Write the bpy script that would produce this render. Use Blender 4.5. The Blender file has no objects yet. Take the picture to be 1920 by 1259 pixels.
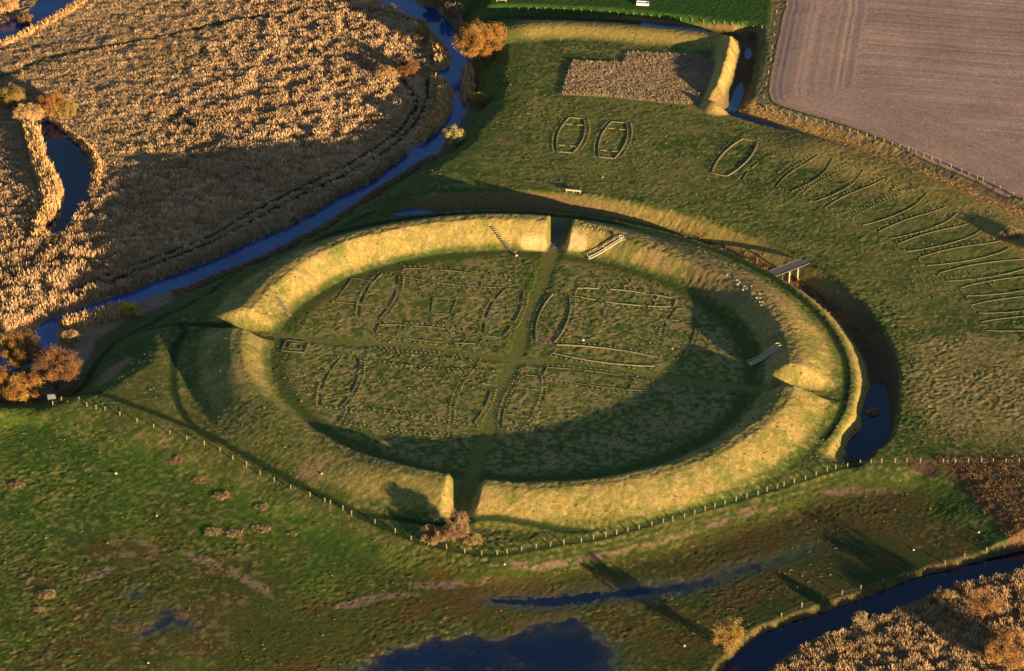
import bpy, math, random
import numpy as np
random.seed(7); rng = np.random.default_rng(11)
sc = bpy.context.scene
COL = sc.collection

# ------------------------------------------------------------------ camera
CP = np.array([0.0, -1007.99954, 546.45782])
CR = np.array([0.9994842, 0.0158562, 0.0279254])
CU = np.array([-0.0321025, 0.4710781, 0.8815071])
CF = np.array([-0.0008223, 0.8819489, -0.4713442])
FPX = 7957.27; PW, PH = 1920.0, 1259.0
cam_d = bpy.data.cameras.new('camera'); cam = bpy.data.objects.new('camera', cam_d); COL.objects.link(cam)
cam_d.sensor_width = 36; cam_d.lens = FPX/PW*36; cam_d.clip_start = 5; cam_d.clip_end = 12000
from mathutils import Matrix, Vector
cam.matrix_world = Matrix(((CR[0], CU[0], -CF[0], CP[0]), (CR[1], CU[1], -CF[1], CP[1]), (CR[2], CU[2], -CF[2], CP[2]), (0, 0, 0, 1)))
sc.camera = cam

# ------------------------------------------------------------------ light
SUN_EL = math.radians(7.0); SHADOW_AZ = math.radians(130)
sx, sy = -math.cos(SHADOW_AZ), -math.sin(SHADOW_AZ)          # horizontal direction towards the sun
w = bpy.data.worlds.new("World"); sc.world = w; w.use_nodes = True
nt = w.node_tree; bg = nt.nodes['Background']; sky = nt.nodes.new('ShaderNodeTexSky')
sky.sky_type = 'NISHITA'; sky.sun_disc = False; sky.sun_elevation = SUN_EL
sky.sun_rotation = math.atan2(sx, sy); sky.altitude = 100; sky.air_density = 1.0; sky.dust_density = 0.6; sky.ozone_density = 2.0
nt.links.new(sky.outputs[0], bg.inputs[0]); bg.inputs[1].default_value = 0.068
sl = bpy.data.lights.new('sun', 'SUN'); so = bpy.data.objects.new('sun', sl); COL.objects.link(so)
sl.energy = 5.0; sl.angle = math.radians(0.55); sl.color = (1.0, 0.71, 0.37)
sdir = Vector((sx*math.cos(SUN_EL), sy*math.cos(SUN_EL), math.sin(SUN_EL)))
so.rotation_euler = sdir.to_track_quat('Z', 'Y').to_euler(); so.location = (200, -300, 120)
sc.view_settings.view_transform = 'Standard'; sc.view_settings.look = 'None'
sc.view_settings.exposure = 1.5; sc.view_settings.gamma = 1.0

# ------------------------------------------------------------------ survey: image measurement -> point on the land at height z
def G(uv, z=0.0):
    uv = np.atleast_2d(np.array(uv, float))
    d = ((uv[:, :1]-PW/2)*CR-(uv[:, 1:2]-PH/2)*CU)/FPX+CF
    zz = np.broadcast_to(np.asarray(z, float), (len(uv),))
    t = (zz-CP[2])/d[:, 2]
    return (CP+d*t[:, None])[:, :2]

# ------------------------------------------------------------------ small helpers
def ss(a, b, x):
    t = np.clip((x-a)/(b-a), 0, 1); return t*t*(3-2*t)
_lat = {}
def vn(x, y, sc_, seed):
    if seed not in _lat: _lat[seed] = np.random.default_rng(seed).random((256, 256)).astype(np.float32)
    L = _lat[seed]; X = np.asarray(x)/sc_+seed*13.7; Y = np.asarray(y)/sc_+seed*7.3
    xi = np.floor(X).astype(int); yi = np.floor(Y).astype(int); fx = X-xi; fy = Y-yi
    fx = fx*fx*(3-2*fx); fy = fy*fy*(3-2*fy)
    a = L[xi % 256, yi % 256]; b = L[(xi+1) % 256, yi % 256]; c = L[xi % 256, (yi+1) % 256]; d = L[(xi+1) % 256, (yi+1) % 256]
    return (a*(1-fx)+b*fx)*(1-fy)+(c*(1-fx)+d*fx)*fy
def fbm(x, y, s, seed, n=3, g=0.5):
    o = 0; a = 1; t = 0
    for i in range(n):
        o = o+a*vn(x, y, s/2**i, seed+i); t += a; a *= g
    return o/t
def sdpoly(P, x, y):
    P = np.array(P); n = len(P); d = np.full(x.shape, 1e18); ins = np.zeros(x.shape, bool)
    for i in range(n):
        a = P[i]; b = P[(i+1) % n]; e = b-a
        wx = x-a[0]; wy = y-a[1]; t = np.clip((wx*e[0]+wy*e[1])/(e@e+1e-12), 0, 1)
        d = np.minimum(d, (wx-e[0]*t)**2+(wy-e[1]*t)**2)
        c = ((a[1] > y) != (b[1] > y)); 
        with np.errstate(divide='ignore', invalid='ignore'):
            ins ^= c & (x < (b[0]-a[0])*(y-a[1])/(b[1]-a[1]+1e-30)+a[0])
    d = np.sqrt(d); return np.where(ins, -d, d)
def dline(P, x, y):
    P = np.array(P); d = np.full(x.shape, 1e18)
    for i in range(len(P)-1):
        a = P[i]; b = P[i+1]; e = b-a
        wx = x-a[0]; wy = y-a[1]; t = np.clip((wx*e[0]+wy*e[1])/(e@e+1e-12), 0, 1)
        d = np.minimum(d, (wx-e[0]*t)**2+(wy-e[1]*t)**2)
    return np.sqrt(d)
def smooth_line(P, n=6, closed=False):
    P = np.array(P, float); m = len(P); out = []
    rngi = range(m if closed else m-1)
    for i in rngi:
        if closed: p0, p1, p2, p3 = P[(i-1) % m], P[i], P[(i+1) % m], P[(i+2) % m]
        else: p0, p1, p2, p3 = P[max(i-1, 0)], P[i], P[i+1], P[min(i+2, m-1)]
        for k in range(n):
            t = k/n
            out.append(.5*((2*p1)+(-p0+p2)*t+(2*p0-5*p1+4*p2-p3)*t*t+(-p0+3*p1-3*p2+p3)*t**3))
    if not closed: out.append(P[-1])
    return np.array(out)
def tag(o, label=None, cat=None, group=None, kind=None):
    if label: o['label'] = label
    if cat: o['category'] = cat
    if group: o['group'] = group
    if kind: o['kind'] = kind
    return o
def link(name, me, mat=None, parent=None, smooth=False):
    o = bpy.data.objects.new(name, me); COL.objects.link(o)
    if mat is not None and len(me.materials) == 0: me.materials.append(mat)
    if parent is not None: o.parent = parent
    if smooth: me.polygons.foreach_set('use_smooth', np.ones(len(me.polygons), bool))
    return o
def mesh_np(name, V, F, col=None):
    """V (n,3), F (m,k) -> mesh with optional point colours"""
    me = bpy.data.meshes.new(name); V = np.asarray(V, np.float32); F = np.asarray(F, np.int32); k = F.shape[1]
    me.vertices.add(len(V)); me.vertices.foreach_set('co', V.ravel())
    me.loops.add(F.size); me.loops.foreach_set('vertex_index', F.ravel())
    me.polygons.add(len(F)); me.polygons.foreach_set('loop_start', np.arange(0, F.size, k, dtype=np.int32))
    me.update(calc_edges=True)
    if col is not None:
        c = me.color_attributes.new('col', 'FLOAT_COLOR', 'POINT')
        c4 = np.ones((len(V), 4), np.float32); c4[:, :min(4, col.shape[1])] = col[:, :4]; c.data.foreach_set('color', c4.ravel())
    return me
class MB:
    def __init__(s): s.v = []; s.f = []
    def add(s, V, F):
        o = len(s.v); s.v += [tuple(map(float, p)) for p in V]; s.f += [tuple(i+o for i in f) for f in F]; return s
    def box(s, c, x, y, z, ax=(1, 0, 0), up=(0, 0, 1)):
        ax = np.array(ax, float); ax /= np.linalg.norm(ax); up = np.array(up, float); ay = np.cross(up, ax); ay /= np.linalg.norm(ay); az = np.cross(ax, ay)
        c = np.array(c, float); V = [c+ax*i*x/2+ay*j*y/2+az*k*z/2 for k in (-1, 1) for j in (-1, 1) for i in (-1, 1)]
        return s.add(V, [(0, 2, 3, 1), (4, 5, 7, 6), (0, 1, 5, 4), (2, 6, 7, 3), (0, 4, 6, 2), (1, 3, 7, 5)])
    def tube(s, P, R, n=7, cap=True):
        P = [np.array(p, float) for p in P]; R = R if hasattr(R, '__len__') else [R]*len(P); V = []; F = []
        for i, p in enumerate(P):
            d = P[min(i+1, len(P)-1)]-P[max(i-1, 0)]; d /= np.linalg.norm(d)+1e-9
            a = np.cross(d, (0.3, 0.1, 1) if abs(d[2]) < .9 else (1, 0, 0)); a /= np.linalg.norm(a); b = np.cross(d, a)
            for k in range(n): V.append(p+R[i]*(math.cos(2*math.pi*k/n)*a+math.sin(2*math.pi*k/n)*b))
        for i in range(len(P)-1):
            for k in range(n): F.append((i*n+k, i*n+(k+1) % n, (i+1)*n+(k+1) % n, (i+1)*n+k))
        if cap: F.append(tuple(range(n))[::-1]); F.append(tuple((len(P)-1)*n+k for k in range(n)))
        return s.add(V, F)
    def mesh(s, name):
        me = bpy.data.meshes.new(name); me.from_pydata(s.v, [], s.f); me.update(); return me
    def build(s, name, mat, parent=None, smooth=False): return link(name, s.mesh(name), mat, parent, smooth)
def empty(name, loc, rz=0, label=None, cat=None, group=None):
    o = bpy.data.objects.new(name, None); COL.objects.link(o); o.location = loc; o.rotation_euler = (0, 0, rz); o.empty_display_size = .5
    return tag(o, label, cat, group)

# ------------------------------------------------------------------ materials
def new_mat(name):
    m = bpy.data.materials.new(name); m.use_nodes = True; t = m.node_tree; b = t.nodes['Principled BSDF']
    return m, t, b
def attr_mat(name, nscale, lo, hi, rough=0.9, bump=0.0, bscale=3.0, bdist=0.1, sheen=0.0, trans=0.0, wet=False, spec=0.2):
    m, t, b = new_mat(name); N = t.nodes; L = t.links
    a = N.new('ShaderNodeVertexColor'); a.layer_name = 'col'
    g = N.new('ShaderNodeNewGeometry'); n = N.new('ShaderNodeTexNoise'); n.inputs['Scale'].default_value = nscale; n.inputs['Detail'].default_value = 4
    L.new(g.outputs['Position'], n.inputs['Vector'])
    mr = N.new('ShaderNodeMapRange'); mr.inputs[1].default_value = .3; mr.inputs[2].default_value = .7; mr.inputs[3].default_value = lo; mr.inputs[4].default_value = hi
    L.new(n.outputs[0], mr.inputs[0])
    mx = N.new('ShaderNodeMix'); mx.data_type = 'RGBA'; mx.blend_type = 'MULTIPLY'; mx.inputs[0].default_value = 1
    L.new(a.outputs[0], mx.inputs[6]); L.new(mr.outputs[0], mx.inputs[7]); L.new(mx.outputs[2], b.inputs['Base Color'])
    b.inputs['Roughness'].default_value = rough; b.inputs['Specular IOR Level'].default_value = spec
    if wet:
        r = N.new('ShaderNodeMapRange'); r.inputs[1].default_value = 0; r.inputs[2].default_value = 1; r.inputs[3].default_value = .22; r.inputs[4].default_value = rough
        L.new(a.outputs[1], r.inputs[0]); L.new(r.outputs[0], b.inputs['Roughness'])
        r2 = N.new('ShaderNodeMapRange'); r2.inputs[1].default_value = 0; r2.inputs[2].default_value = 1; r2.inputs[3].default_value = .6; r2.inputs[4].default_value = spec
        L.new(a.outputs[1], r2.inputs[0]); L.new(r2.outputs[0], b.inputs['Specular IOR Level'])
    if bump:
        n2 = N.new('ShaderNodeTexNoise'); n2.inputs['Scale'].default_value = bscale; n2.inputs['Detail'].default_value = 3; L.new(g.outputs['Position'], n2.inputs['Vector'])
        bm = N.new('ShaderNodeBump'); bm.inputs['Strength'].default_value = bump; bm.inputs['Distance'].default_value = bdist
        L.new(n2.outputs[0], bm.inputs['Height']); L.new(bm.outputs[0], b.inputs['Normal'])
    return m
def noise_mat(name, c1, c2, scale=4, rough=.8, bump=0.0, coord='Object', spec=.3, stretch=(1, 1, 1)):
    m, t, b = new_mat(name); N = t.nodes; L = t.links
    tc = N.new('ShaderNodeTexCoord'); mp = N.new('ShaderNodeMapping'); mp.inputs['Scale'].default_value = stretch
    n = N.new('ShaderNodeTexNoise'); n.inputs['Scale'].default_value = scale; n.inputs['Detail'].default_value = 5
    L.new(tc.outputs[coord], mp.inputs[0]); L.new(mp.outputs[0], n.inputs['Vector'])
    r = N.new('ShaderNodeValToRGB'); r.color_ramp.elements[0].position = .35; r.color_ramp.elements[1].position = .65
    r.color_ramp.elements[0].color = (*c1, 1); r.color_ramp.elements[1].color = (*c2, 1)
    L.new(n.outputs[0], r.inputs[0]); L.new(r.outputs[0], b.inputs['Base Color']); b.inputs['Roughness'].default_value = rough
    b.inputs['Specular IOR Level'].default_value = spec
    if bump:
        bm = N.new('ShaderNodeBump'); bm.inputs['Strength'].default_value = bump; bm.inputs['Distance'].default_value = .02
        L.new(n.outputs[0], bm.inputs['Height']); L.new(bm.outputs[0], b.inputs['Normal'])
    return m
def water_mat(name, base, rough=.06, bump=.12, scale=.5, spec=.5):
    m, t, b = new_mat(name); N = t.nodes; L = t.links
    g = N.new('ShaderNodeNewGeometry'); n = N.new('ShaderNodeTexNoise'); n.inputs['Scale'].default_value = scale; n.inputs['Detail'].default_value = 5
    L.new(g.outputs['Position'], n.inputs['Vector'])
    n2 = N.new('ShaderNodeTexNoise'); n2.inputs['Scale'].default_value = .06; n2.inputs['Detail'].default_value = 4; L.new(g.outputs['Position'], n2.inputs['Vector'])
    mr = N.new('ShaderNodeMapRange'); mr.inputs[1].default_value = .35; mr.inputs[2].default_value = .7; mr.inputs[3].default_value = .7; mr.inputs[4].default_value = 1.35
    L.new(n2.outputs[0], mr.inputs[0]); mx = N.new('ShaderNodeMix'); mx.data_type = 'RGBA'; mx.blend_type = 'MULTIPLY'; mx.inputs[0].default_value = 1
    mx.inputs[6].default_value = (*base, 1); L.new(mr.outputs[0], mx.inputs[7]); L.new(mx.outputs[2], b.inputs['Base Color'])
    bm = N.new('ShaderNodeBump'); bm.inputs['Strength'].default_value = bump; bm.inputs['Distance'].default_value = .05
    L.new(n.outputs[0], bm.inputs['Height']); L.new(bm.outputs[0], b.inputs['Normal'])
    b.inputs['Roughness'].default_value = rough; b.inputs['Specular IOR Level'].default_value = spec; b.inputs['IOR'].default_value = 1.33
    return m
M_LAND = attr_mat('land_surface', 1.6, .72, 1.28, .95, bump=.6, bscale=3.4, bdist=.11, wet=True, spec=.12)
M_REED = attr_mat('dry_reed', 1.2, .75, 1.25, .85, spec=.15)
M_LEAF = attr_mat('winter_twigs', 1.5, .7, 1.3, .85, spec=.15)
M_BARK = noise_mat('bark', (.07, .045, .025), (.14, .09, .05), 3, .9, .5)
M_WOOD = noise_mat('weathered_wood', (.15, .13, .065), (.26, .22, .12), 5, .8, .3)
M_PLANK = noise_mat('bridge_planks', (.11, .098, .098), (.16, .145, .145), 3, .8, .3)
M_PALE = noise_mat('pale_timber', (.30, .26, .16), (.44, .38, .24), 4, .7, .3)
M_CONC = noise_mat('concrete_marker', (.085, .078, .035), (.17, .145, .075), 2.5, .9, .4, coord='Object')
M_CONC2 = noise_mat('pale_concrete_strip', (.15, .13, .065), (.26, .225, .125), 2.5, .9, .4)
M_STAIR = noise_mat('stair_timber', (.36, .32, .21), (.47, .42, .29), 4, .7, .3)
M_STONE = noise_mat('pale_stone', (.34, .30, .23), (.50, .45, .36), 4, .85, .5)
M_WHITE = noise_mat('white_sheet_metal', (.62, .62, .62), (.78, .78, .78), 1.2, .4, .1)
M_GREY = noise_mat('grey_panel', (.16, .17, .18), (.24, .25, .26), 2, .5, .1)
M_WIRE = noise_mat('fence_wire', (.2, .19, .17), (.3, .28, .25), 5, .5)
M_RIVER = water_mat('river_water', (.025, .075, .24))
M_DEEP = water_mat('dark_water', (.002, .006, .036), rough=.05, bump=.06, scale=.9, spec=.35)
M_FLOOD = water_mat('flood_water', (.004, .014, .060), rough=.09, bump=.1, spec=.4)
_t = M_FLOOD.node_tree; _a = _t.nodes.new('ShaderNodeVertexColor'); _a.layer_name = 'col'; _t.links.new(_a.outputs[0], _t.nodes['Principled BSDF'].inputs['Alpha'])

# ------------------------------------------------------------------ survey lines (photo measurements turned into metres)
A0 = math.radians(-8.943)
ZL, ZM = -6.5, -3.0                                     # valley floor, south meadow
W = lambda pts, z=0: G(pts, z)
far = lambda *p: np.array(p, float)
river = smooth_line(np.vstack([G([(700, -60), (706, 0), (753, 17), (777, 30), (803, 37), (813, 70), (836, 100), (838, 117), (824, 140), (842, 167), (844, 200), (838, 226), (815, 247), (795, 267), (767, 283), (742, 300), (717, 320), (700, 337), (640, 362), (540, 422), (467, 452), (393, 486), (307, 519), (220, 552), (123, 587), (78, 606), (66, 625), (20, 650), (-80, 680)], ZL),
    G([(-80, 720), (10, 698), (63, 680), (100, 645), (103, 620), (112, 607), (180, 589), (283, 553), (383, 522), (467, 489), (540, 455), (633, 404), (690, 362), (733, 337), (757, 320), (790, 300), (817, 284), (828, 267), (848, 247), (862, 227), (870, 200), (869, 167), (871, 140), (872, 113), (860, 70), (857, 53), (827, 20), (772, 0), (760, -60)], ZL)]), 3, True)
river = np.vstack([river])
pond = smooth_line(G([(62, 226), (80, 221), (113, 237), (143, 263), (165, 283), (175, 300), (173, 333), (167, 360), (157, 380), (140, 405), (130, 425), (120, 440), (97, 447), (80, 440), (82, 425), (98, 412), (107, 380), (113, 350), (97, 323), (80, 293), (77, 267), (68, 242)], ZL), 3, True)
topwater = smooth_line(G([(-60, 105), (0, 77), (33, 62), (67, 46), (100, 22), (140, 6), (200, -50), (110, -50), (63, 15), (37, 30), (20, 37), (0, 47), (-60, 72)], ZL), 3, True)
low = np.vstack([G([(800, -60), (782, -5), (832, 20), (862, 53), (878, 113), (876, 167), (874, 200), (868, 227), (834, 266), (822, 286), (795, 302), (765, 323), (738, 340), (696, 366), (604, 426), (545, 460), (470, 494), (386, 528), (325, 556), (290, 578), (235, 604), (178, 640), (155, 690), (130, 722), (100, 742), (0, 748), (-60, 752)], ZL), [(-400, -20), (-400, 600), (-20, 600)]])
mead = np.vstack([G([(-60, 762), (20, 752), (110, 752), (197, 782), (318, 827), (462, 886), (617, 952), (741, 1002), (837, 1036), (932, 1050), (1005, 1042), (1136, 1013), (1243, 990), (1340, 958), (1413, 935), (1490, 905), (1560, 885), (1640, 874), (1740, 880), (1810, 915), (1870, 975), (1930, 1035)], -1.5), [(190, -90), (420, -200), (420, -600), (-420, -600), (-420, -40)]])
river2 = smooth_line(np.vstack([G([(1330, 1300), (1372, 1240), (1425, 1195), (1470, 1175), (1530, 1155), (1620, 1125), (1720, 1085), (1800, 1065), (1880, 1042), (1960, 1020), (2060, 1000)], -4.4), G([(2060, 1045), (1960, 1065), (1905, 1072), (1850, 1085), (1740, 1115), (1660, 1150), (1590, 1175), (1520, 1200), (1470, 1230), (1430, 1262), (1400, 1300)], -4.4)]), 3, True)
field = smooth_line(np.vstack([G([(1478, -60), (1470, 20), (1456, 90), (1444, 150), (1443, 175), (1452, 192), (1480, 203), (1520, 215), (1570, 230), (1640, 255), (1700, 280), (1750, 302), (1830, 335), (1930, 372)]), [(190, 118), (260, 90), (420, 60), (420, 600), (105, 600)]]), 3, True)
greenfield = np.vstack([G([(880, -40), (890, 8), (930, 14), (1000, 16), (1100, 20), (1200, 24), (1280, 34), (1360, 42), (1438, 47), (1450, -40)]), [(100, 600), (-20, 600)]])
plot = G([(1074, 115), (1170, 119), (1178, 99), (1305, 105), (1340, 119), (1333, 148), (1314, 178), (1305, 193), (1280, 197), (1200, 188), (1140, 181), (1053, 177)])
D1 = smooth_line(G([(920, 36), (1000, 36), (1100, 40), (1200, 47), (1290, 57), (1350, 66), (1400, 70)], -2.5), 4)
D1b = smooth_line(G([(1402, 68), (1403, 100), (1393, 145), (1382, 180), (1370, 212)], -2.8), 4)
D2 = smooth_line(G([(1366, 210), (1420, 226), (1470, 240), (1557, 265), (1613, 283), (1680, 305), (1740, 328), (1830, 366), (1940, 420), (2050, 480)], -2.5), 4)
B_N = smooth_line(G([(925, 60), (1000, 50), (1060, 49), (1150, 54), (1250, 62), (1330, 70)], 1.2), 4)
B_S = smooth_line(G([(1376, 74), (1371, 100), (1361, 140), (1352, 172), (1347, 188)], 2.6), 4)
B_O = smooth_line(G([(1350, 224), (1400, 240), (1450, 252), (1540, 276), (1600, 297), (1670, 322), (1730, 345), (1820, 386), (1930, 444), (2030, 498)], 1.5), 4)
pool = smooth_line(G([(1648, 722), (1658, 730), (1665, 770), (1668, 800), (1660, 830), (1648, 850), (1625, 857), (1605, 852), (1588, 838), (1596, 822), (1615, 806), (1622, 796), (1616, 775), (1624, 755), (1632, 735)], -3.7), 3, True)
pool2 = smooth_line(G([(706, 412), (722, 404), (750, 399), (785, 399), (812, 404), (790, 412), (755, 418), (728, 424), (712, 422)], -3.3), 3, True)
flood = [G([(560, 1290), (640, 1240), (720, 1210), (800, 1188), (900, 1178), (1000, 1170), (1080, 1172), (1140, 1190), (1180, 1225), (1190, 1300)], ZM),
         G([(910, 1122), (960, 1118), (1040, 1118), (1120, 1108), (1200, 1103), (1290, 1093), (1390, 1062), (1480, 1038), (1530, 1022), (1490, 1042), (1400, 1072), (1290, 1110), (1190, 1120), (1110, 1128), (1040, 1136), (980, 1136), (930, 1132)], ZM),
         G([(258, 1188), (285, 1172), (305, 1160), (296, 1140), (304, 1133), (318, 1145), (330, 1162), (355, 1160), (362, 1170), (340, 1178), (310, 1172), (285, 1184), (265, 1192)], ZM),
         G([(226, 1158), (240, 1153), (246, 1158), (236, 1163)], ZM), G([(240, 1115), (258, 1108), (262, 1112), (248, 1119)], ZM)]
road_ns = smooth_line(G([(1052, 405), (1046, 440), (1036, 472), (1020, 520), (1004, 565), (985, 615), (968, 660), (950, 705), (935, 750), (920, 795), (903, 840), (885, 890), (876, 925), (872, 950)]), 4)
road_ew = smooth_line(G([(440, 620), (515, 628), (600, 638), (700, 647), (800, 657), (880, 666), (963, 674), (1050, 684), (1150, 697), (1250, 710), (1350, 722), (1430, 731), (1570, 742)]), 4)
walkW = smooth_line(G([(275, 607), (325, 612), (345, 625), (328, 655), (324, 700), (328, 745), (345, 785), (370, 812), (400, 832)], -1), 4)
walkNW = smooth_line(np.vstack([G([(700, 405)], -2), G([(640, 440), (500, 491), (367, 564), (273, 608), (213, 634), (180, 668), (157, 704), (133, 728), (112, 742)], -3)]), 4)
walkWG = smooth_line(G([(273, 607), (340, 612), (430, 618)], -1), 4)
walkF = smooth_line(G([(125, 735), (180, 745), (283, 782), (345, 806), (400, 828), (430, 848), (500, 886), (567, 921), (640, 955), (700, 985), (760, 1012), (840, 1034), (880, 1043), (930, 1047), (980, 1041), (1060, 1026), (1140, 1011), (1280, 972), (1410, 935), (1540, 892), (1610, 872)], -1.7), 4)
walkS = smooth_line(G([(683, 968), (720, 975), (780, 985), (830, 990), (905, 985), (960, 989), (1057, 1001), (1100, 1001)], -1), 4)
marshlane = smooth_line(G([(-20, 152), (43, 133), (67, 117), (117, 103), (233, 83), (333, 63), (433, 40), (567, 22), (640, 17), (720, 25), (790, 45)], ZL), 4)
trackA = smooth_line(G([(133, 553), (187, 523), (300, 480), (400, 440), (467, 400), (547, 360), (640, 317), (690, 287), (740, 253), (773, 213), (780, 193), (767, 167), (753, 147)], ZL), 4)
trackB = smooth_line(G([(190, 535), (300, 492), (400, 452), (480, 410), (560, 368), (640, 332), (700, 300), (742, 270), (785, 223), (800, 187), (803, 150)], ZL), 4)
farmtrack = smooth_line(G([(1467, -60), (1458, 30), (1446, 90), (1434, 150), (1428, 180), (1434, 198), (1452, 207), (1500, 219), (1560, 236), (1640, 265), (1700, 289), (1760, 314), (1830, 345), (1930, 388), (2050, 440)]), 4)
muds = [(G([(608, 1140), (640, 1133), (690, 1118), (760, 1112), (790, 1115), (700, 1128), (650, 1142)], ZM)), (G([(762, 1092), (800, 1092), (885, 1091), (945, 1088), (890, 1100), (840, 1104), (770, 1104)], ZM)),
        (G([(945, 1063), (1000, 1066), (1060, 1056), (1140, 1042), (1230, 1022), (1290, 1005), (1310, 1003), (1270, 1018), (1170, 1042), (1080, 1064), (1010, 1075), (960, 1072)], ZM)), (G([(1315, 992), (1365, 976), (1368, 984), (1330, 996)], ZM)), (G([(1380, 966), (1450, 955), (1458, 961), (1390, 976)], ZM)),
        (G([(1540, 926), (1600, 918), (1650, 918), (1700, 925), (1640, 930), (1560, 932)], ZM)), (G([(145, 1085), (185, 1068), (215, 1064), (200, 1078), (155, 1094)], ZM)), (G([(255, 1010), (290, 1022), (296, 1030), (262, 1022)], ZM)), (G([(222, 1038), (250, 1035), (256, 1044), (226, 1045)], ZM)),
        (G([(340, 1035), (390, 1045), (440, 1065), (500, 1100), (520, 1130), (480, 1105), (420, 1070), (350, 1045)], ZM))]
rough_e = G([(1690, 640), (1800, 632), (1960, 640), (1960, 820), (1850, 830), (1720, 790), (1705, 720)])
patchE = G([(1752, 866), (1950, 864), (1950, 1050), (1908, 1028), (1880, 1000), (1850, 965), (1810, 920), (1785, 900)], -1.5)
bareE = G([(1683, 866), (1740, 866), (1768, 888), (1750, 892), (1705, 878)], -1)
pinkW = G([(175, 708), (195, 690), (215, 678), (245, 668), (248, 680), (225, 700), (210, 718), (185, 724)], -2)

# ------------------------------------------------------------------ the land: one height field over the whole site
def spaced(a, b, st, n=26, g=1.28):
    core = np.arange(a, b+1e-6, st); s = st*np.cumsum(g**np.arange(1, n+1))
    return np.concatenate([(a-s)[::-1], core, core[-1]+s])
XS = spaced(-190, 190, .34); YS = spaced(-178, 276, .5)
cx = np.arange(-192, 193, 1.0); cy = np.arange(-180, 280, 1.0)
CX, CY = np.meshgrid(cx, cy, indexing='ij')
Xc = np.clip(XS, cx[0], cx[-1]-1e-3); Yc = np.clip(YS, cy[0], cy[-1]-1e-3)
ix = np.floor(Xc-cx[0]).astype(int); iy = np.floor(Yc-cy[0]).astype(int); fx = (Xc-cx[0]-ix)[:, None]; fy = (Yc-cy[0]-iy)[None, :]
def up(C):
    return ((C[np.ix_(ix, iy)]*(1-fx)+C[np.ix_(ix+1, iy)]*fx)*(1-fy)+(C[np.ix_(ix, iy+1)]*(1-fx)+C[np.ix_(ix+1, iy+1)]*fx)*fy).astype(np.float32)
SP = lambda P: up(sdpoly(P, CX, CY)); DL = lambda P: up(dline(P, CX, CY))
X, Y = np.meshgrid(XS, YS, indexing='ij')
Rr = np.hypot(X, Y); An = (np.degrees(np.arctan2(Y, X)-A0)+540) % 360-180     # angle from the east gate
wob = fbm(X, Y, 9, 3)-.5; wob2 = fbm(X, Y, 2.5, 8)-.5
s_low = SP(low)+wob*3; s_mead = SP(mead)+wob*3; s_riv = SP(river)+wob*1.2+wob2*.9; s_pond = SP(pond)+wob2*1.6; s_top = SP(topwater)+wob2*1.2
s_riv2 = SP(river2)+wob2*1.3; s_field = SP(field); s_green = SP(greenfield); s_plot = SP(plot); s_pool = SP(pool)+wob2*.6; s_pool2 = SP(pool2)+wob2
d1, d1b, d2 = DL(D1), DL(D1b), DL(D2); bn, bs, bo = DL(B_N), DL(B_S), DL(B_O)

Z = (fbm(X, Y, 45, 20)-.5)*.5
Z = Z*ss(60, 140, Rr)+.0
# ring rampart
shift = -3.5*np.exp(-((An+122)/26)**2)-3.4*np.exp(-((An-64)/17)**2)+wob*1.0
Hc = 4.9+.95*ss(42, 62, An)-1.5*ss(-170, -142, An)*(1-ss(-120, -99, An))+(fbm(X, Y, 12, 31)-.5)*.5
Hc = Hc-1.25*np.exp(-((An-62)/17)**2)-1.7*np.exp(-((An-174)/15)**2)*(An > 0)-1.0*np.exp(-((An+176)/16)**2)*(An < 0)
rin, rc1, rc2, rout = 65.6+wob*1.2, 74.0+shift, 77.0+shift*.7, 88.6+.15*shift+1.6*np.exp(-((An+60)/40)**2)
S_ = lambda u: .55*np.clip(u, 0, 1)+.45*ss(0, 1, u)
rp = Hc*S_((Rr-rin)/(rc1-rin))*S_((rout-Rr)/(rout-rc2))
rampart_raw = rp.copy()
for k, (w0, w1) in {0: (2.1, 5.6), 1: (2.0, 3.8), 2: (1.5, 5.4), 3: (1.7, 4.8)}.items():
    a = A0+k*math.pi/2; ca, sa = math.cos(a), math.sin(a); s = X*ca+Y*sa; t = -X*sa+Y*ca
    g = S_((np.abs(t+wob2*.4)-w0)/(w1-w0)); g = np.where(s > 40, g, 1); rp = rp*g
Z = Z+rp
hw_ = ss(-183, -176, np.where(An > 0, An-360, An))*(1-ss(-156, -142, np.where(An > 0, An-360, An)))
Z = Z-.7*hw_*ss(77.5, 85, Rr)*(1-ss(87, 97, Rr))
terr = vn(An*1.15+wob*2, Rr*1.0+wob*1.5, 1.15, 401)-.5
Z = Z+(.20*(Rr < 75)+.10*(Rr >= 75))*terr*np.clip(rp/1.5, 0, 1)*np.where(An < -90, .3, 1)
# moat with its earthen slopes (north and east side)
aw = ss(-22.5, -16, An)*(1-ss(112, 128, An))
rm = Rr+wob*1.0
m_in = 90.7; wN = np.exp(-((An-62)/30)**2); prof = ss(m_in, 97.0, rm)*(1-ss(99.5-1.5*wN, 105.0+1.5*wN, rm))
Z = Z-3.8*prof*aw
tp = ss(-.6, 2.6, s_pool); Z = np.where(s_pool < 3, np.minimum(Z, Z*tp-5.0*(1-tp)), Z)
zpool = -3.85
isl = np.hypot(X-G([(1637, 770)], -3.7)[0, 0], (Y-G([(1637, 770)], -3.7)[0, 1]))
Z = Z+1.7*np.exp(-(isl/2.3)**2)
#isl2 = sdpoly(G([(1590, 845), (1600, 815), (1625, 808), (1640, 820), (1645, 840), (1635, 850), (1610, 852)], -3.7), X[:2, :2], Y[:2, :2])
# banks
Z = np.maximum(Z, 0)*0+Z
Z = Z+2.0*(1-ss(.5, 8.5, bn))+3.4*(1-ss(.7, 6.2, bs))*1.0+1.7*(1-ss(1, 12, bo))*ss(68, 92, X)
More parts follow.
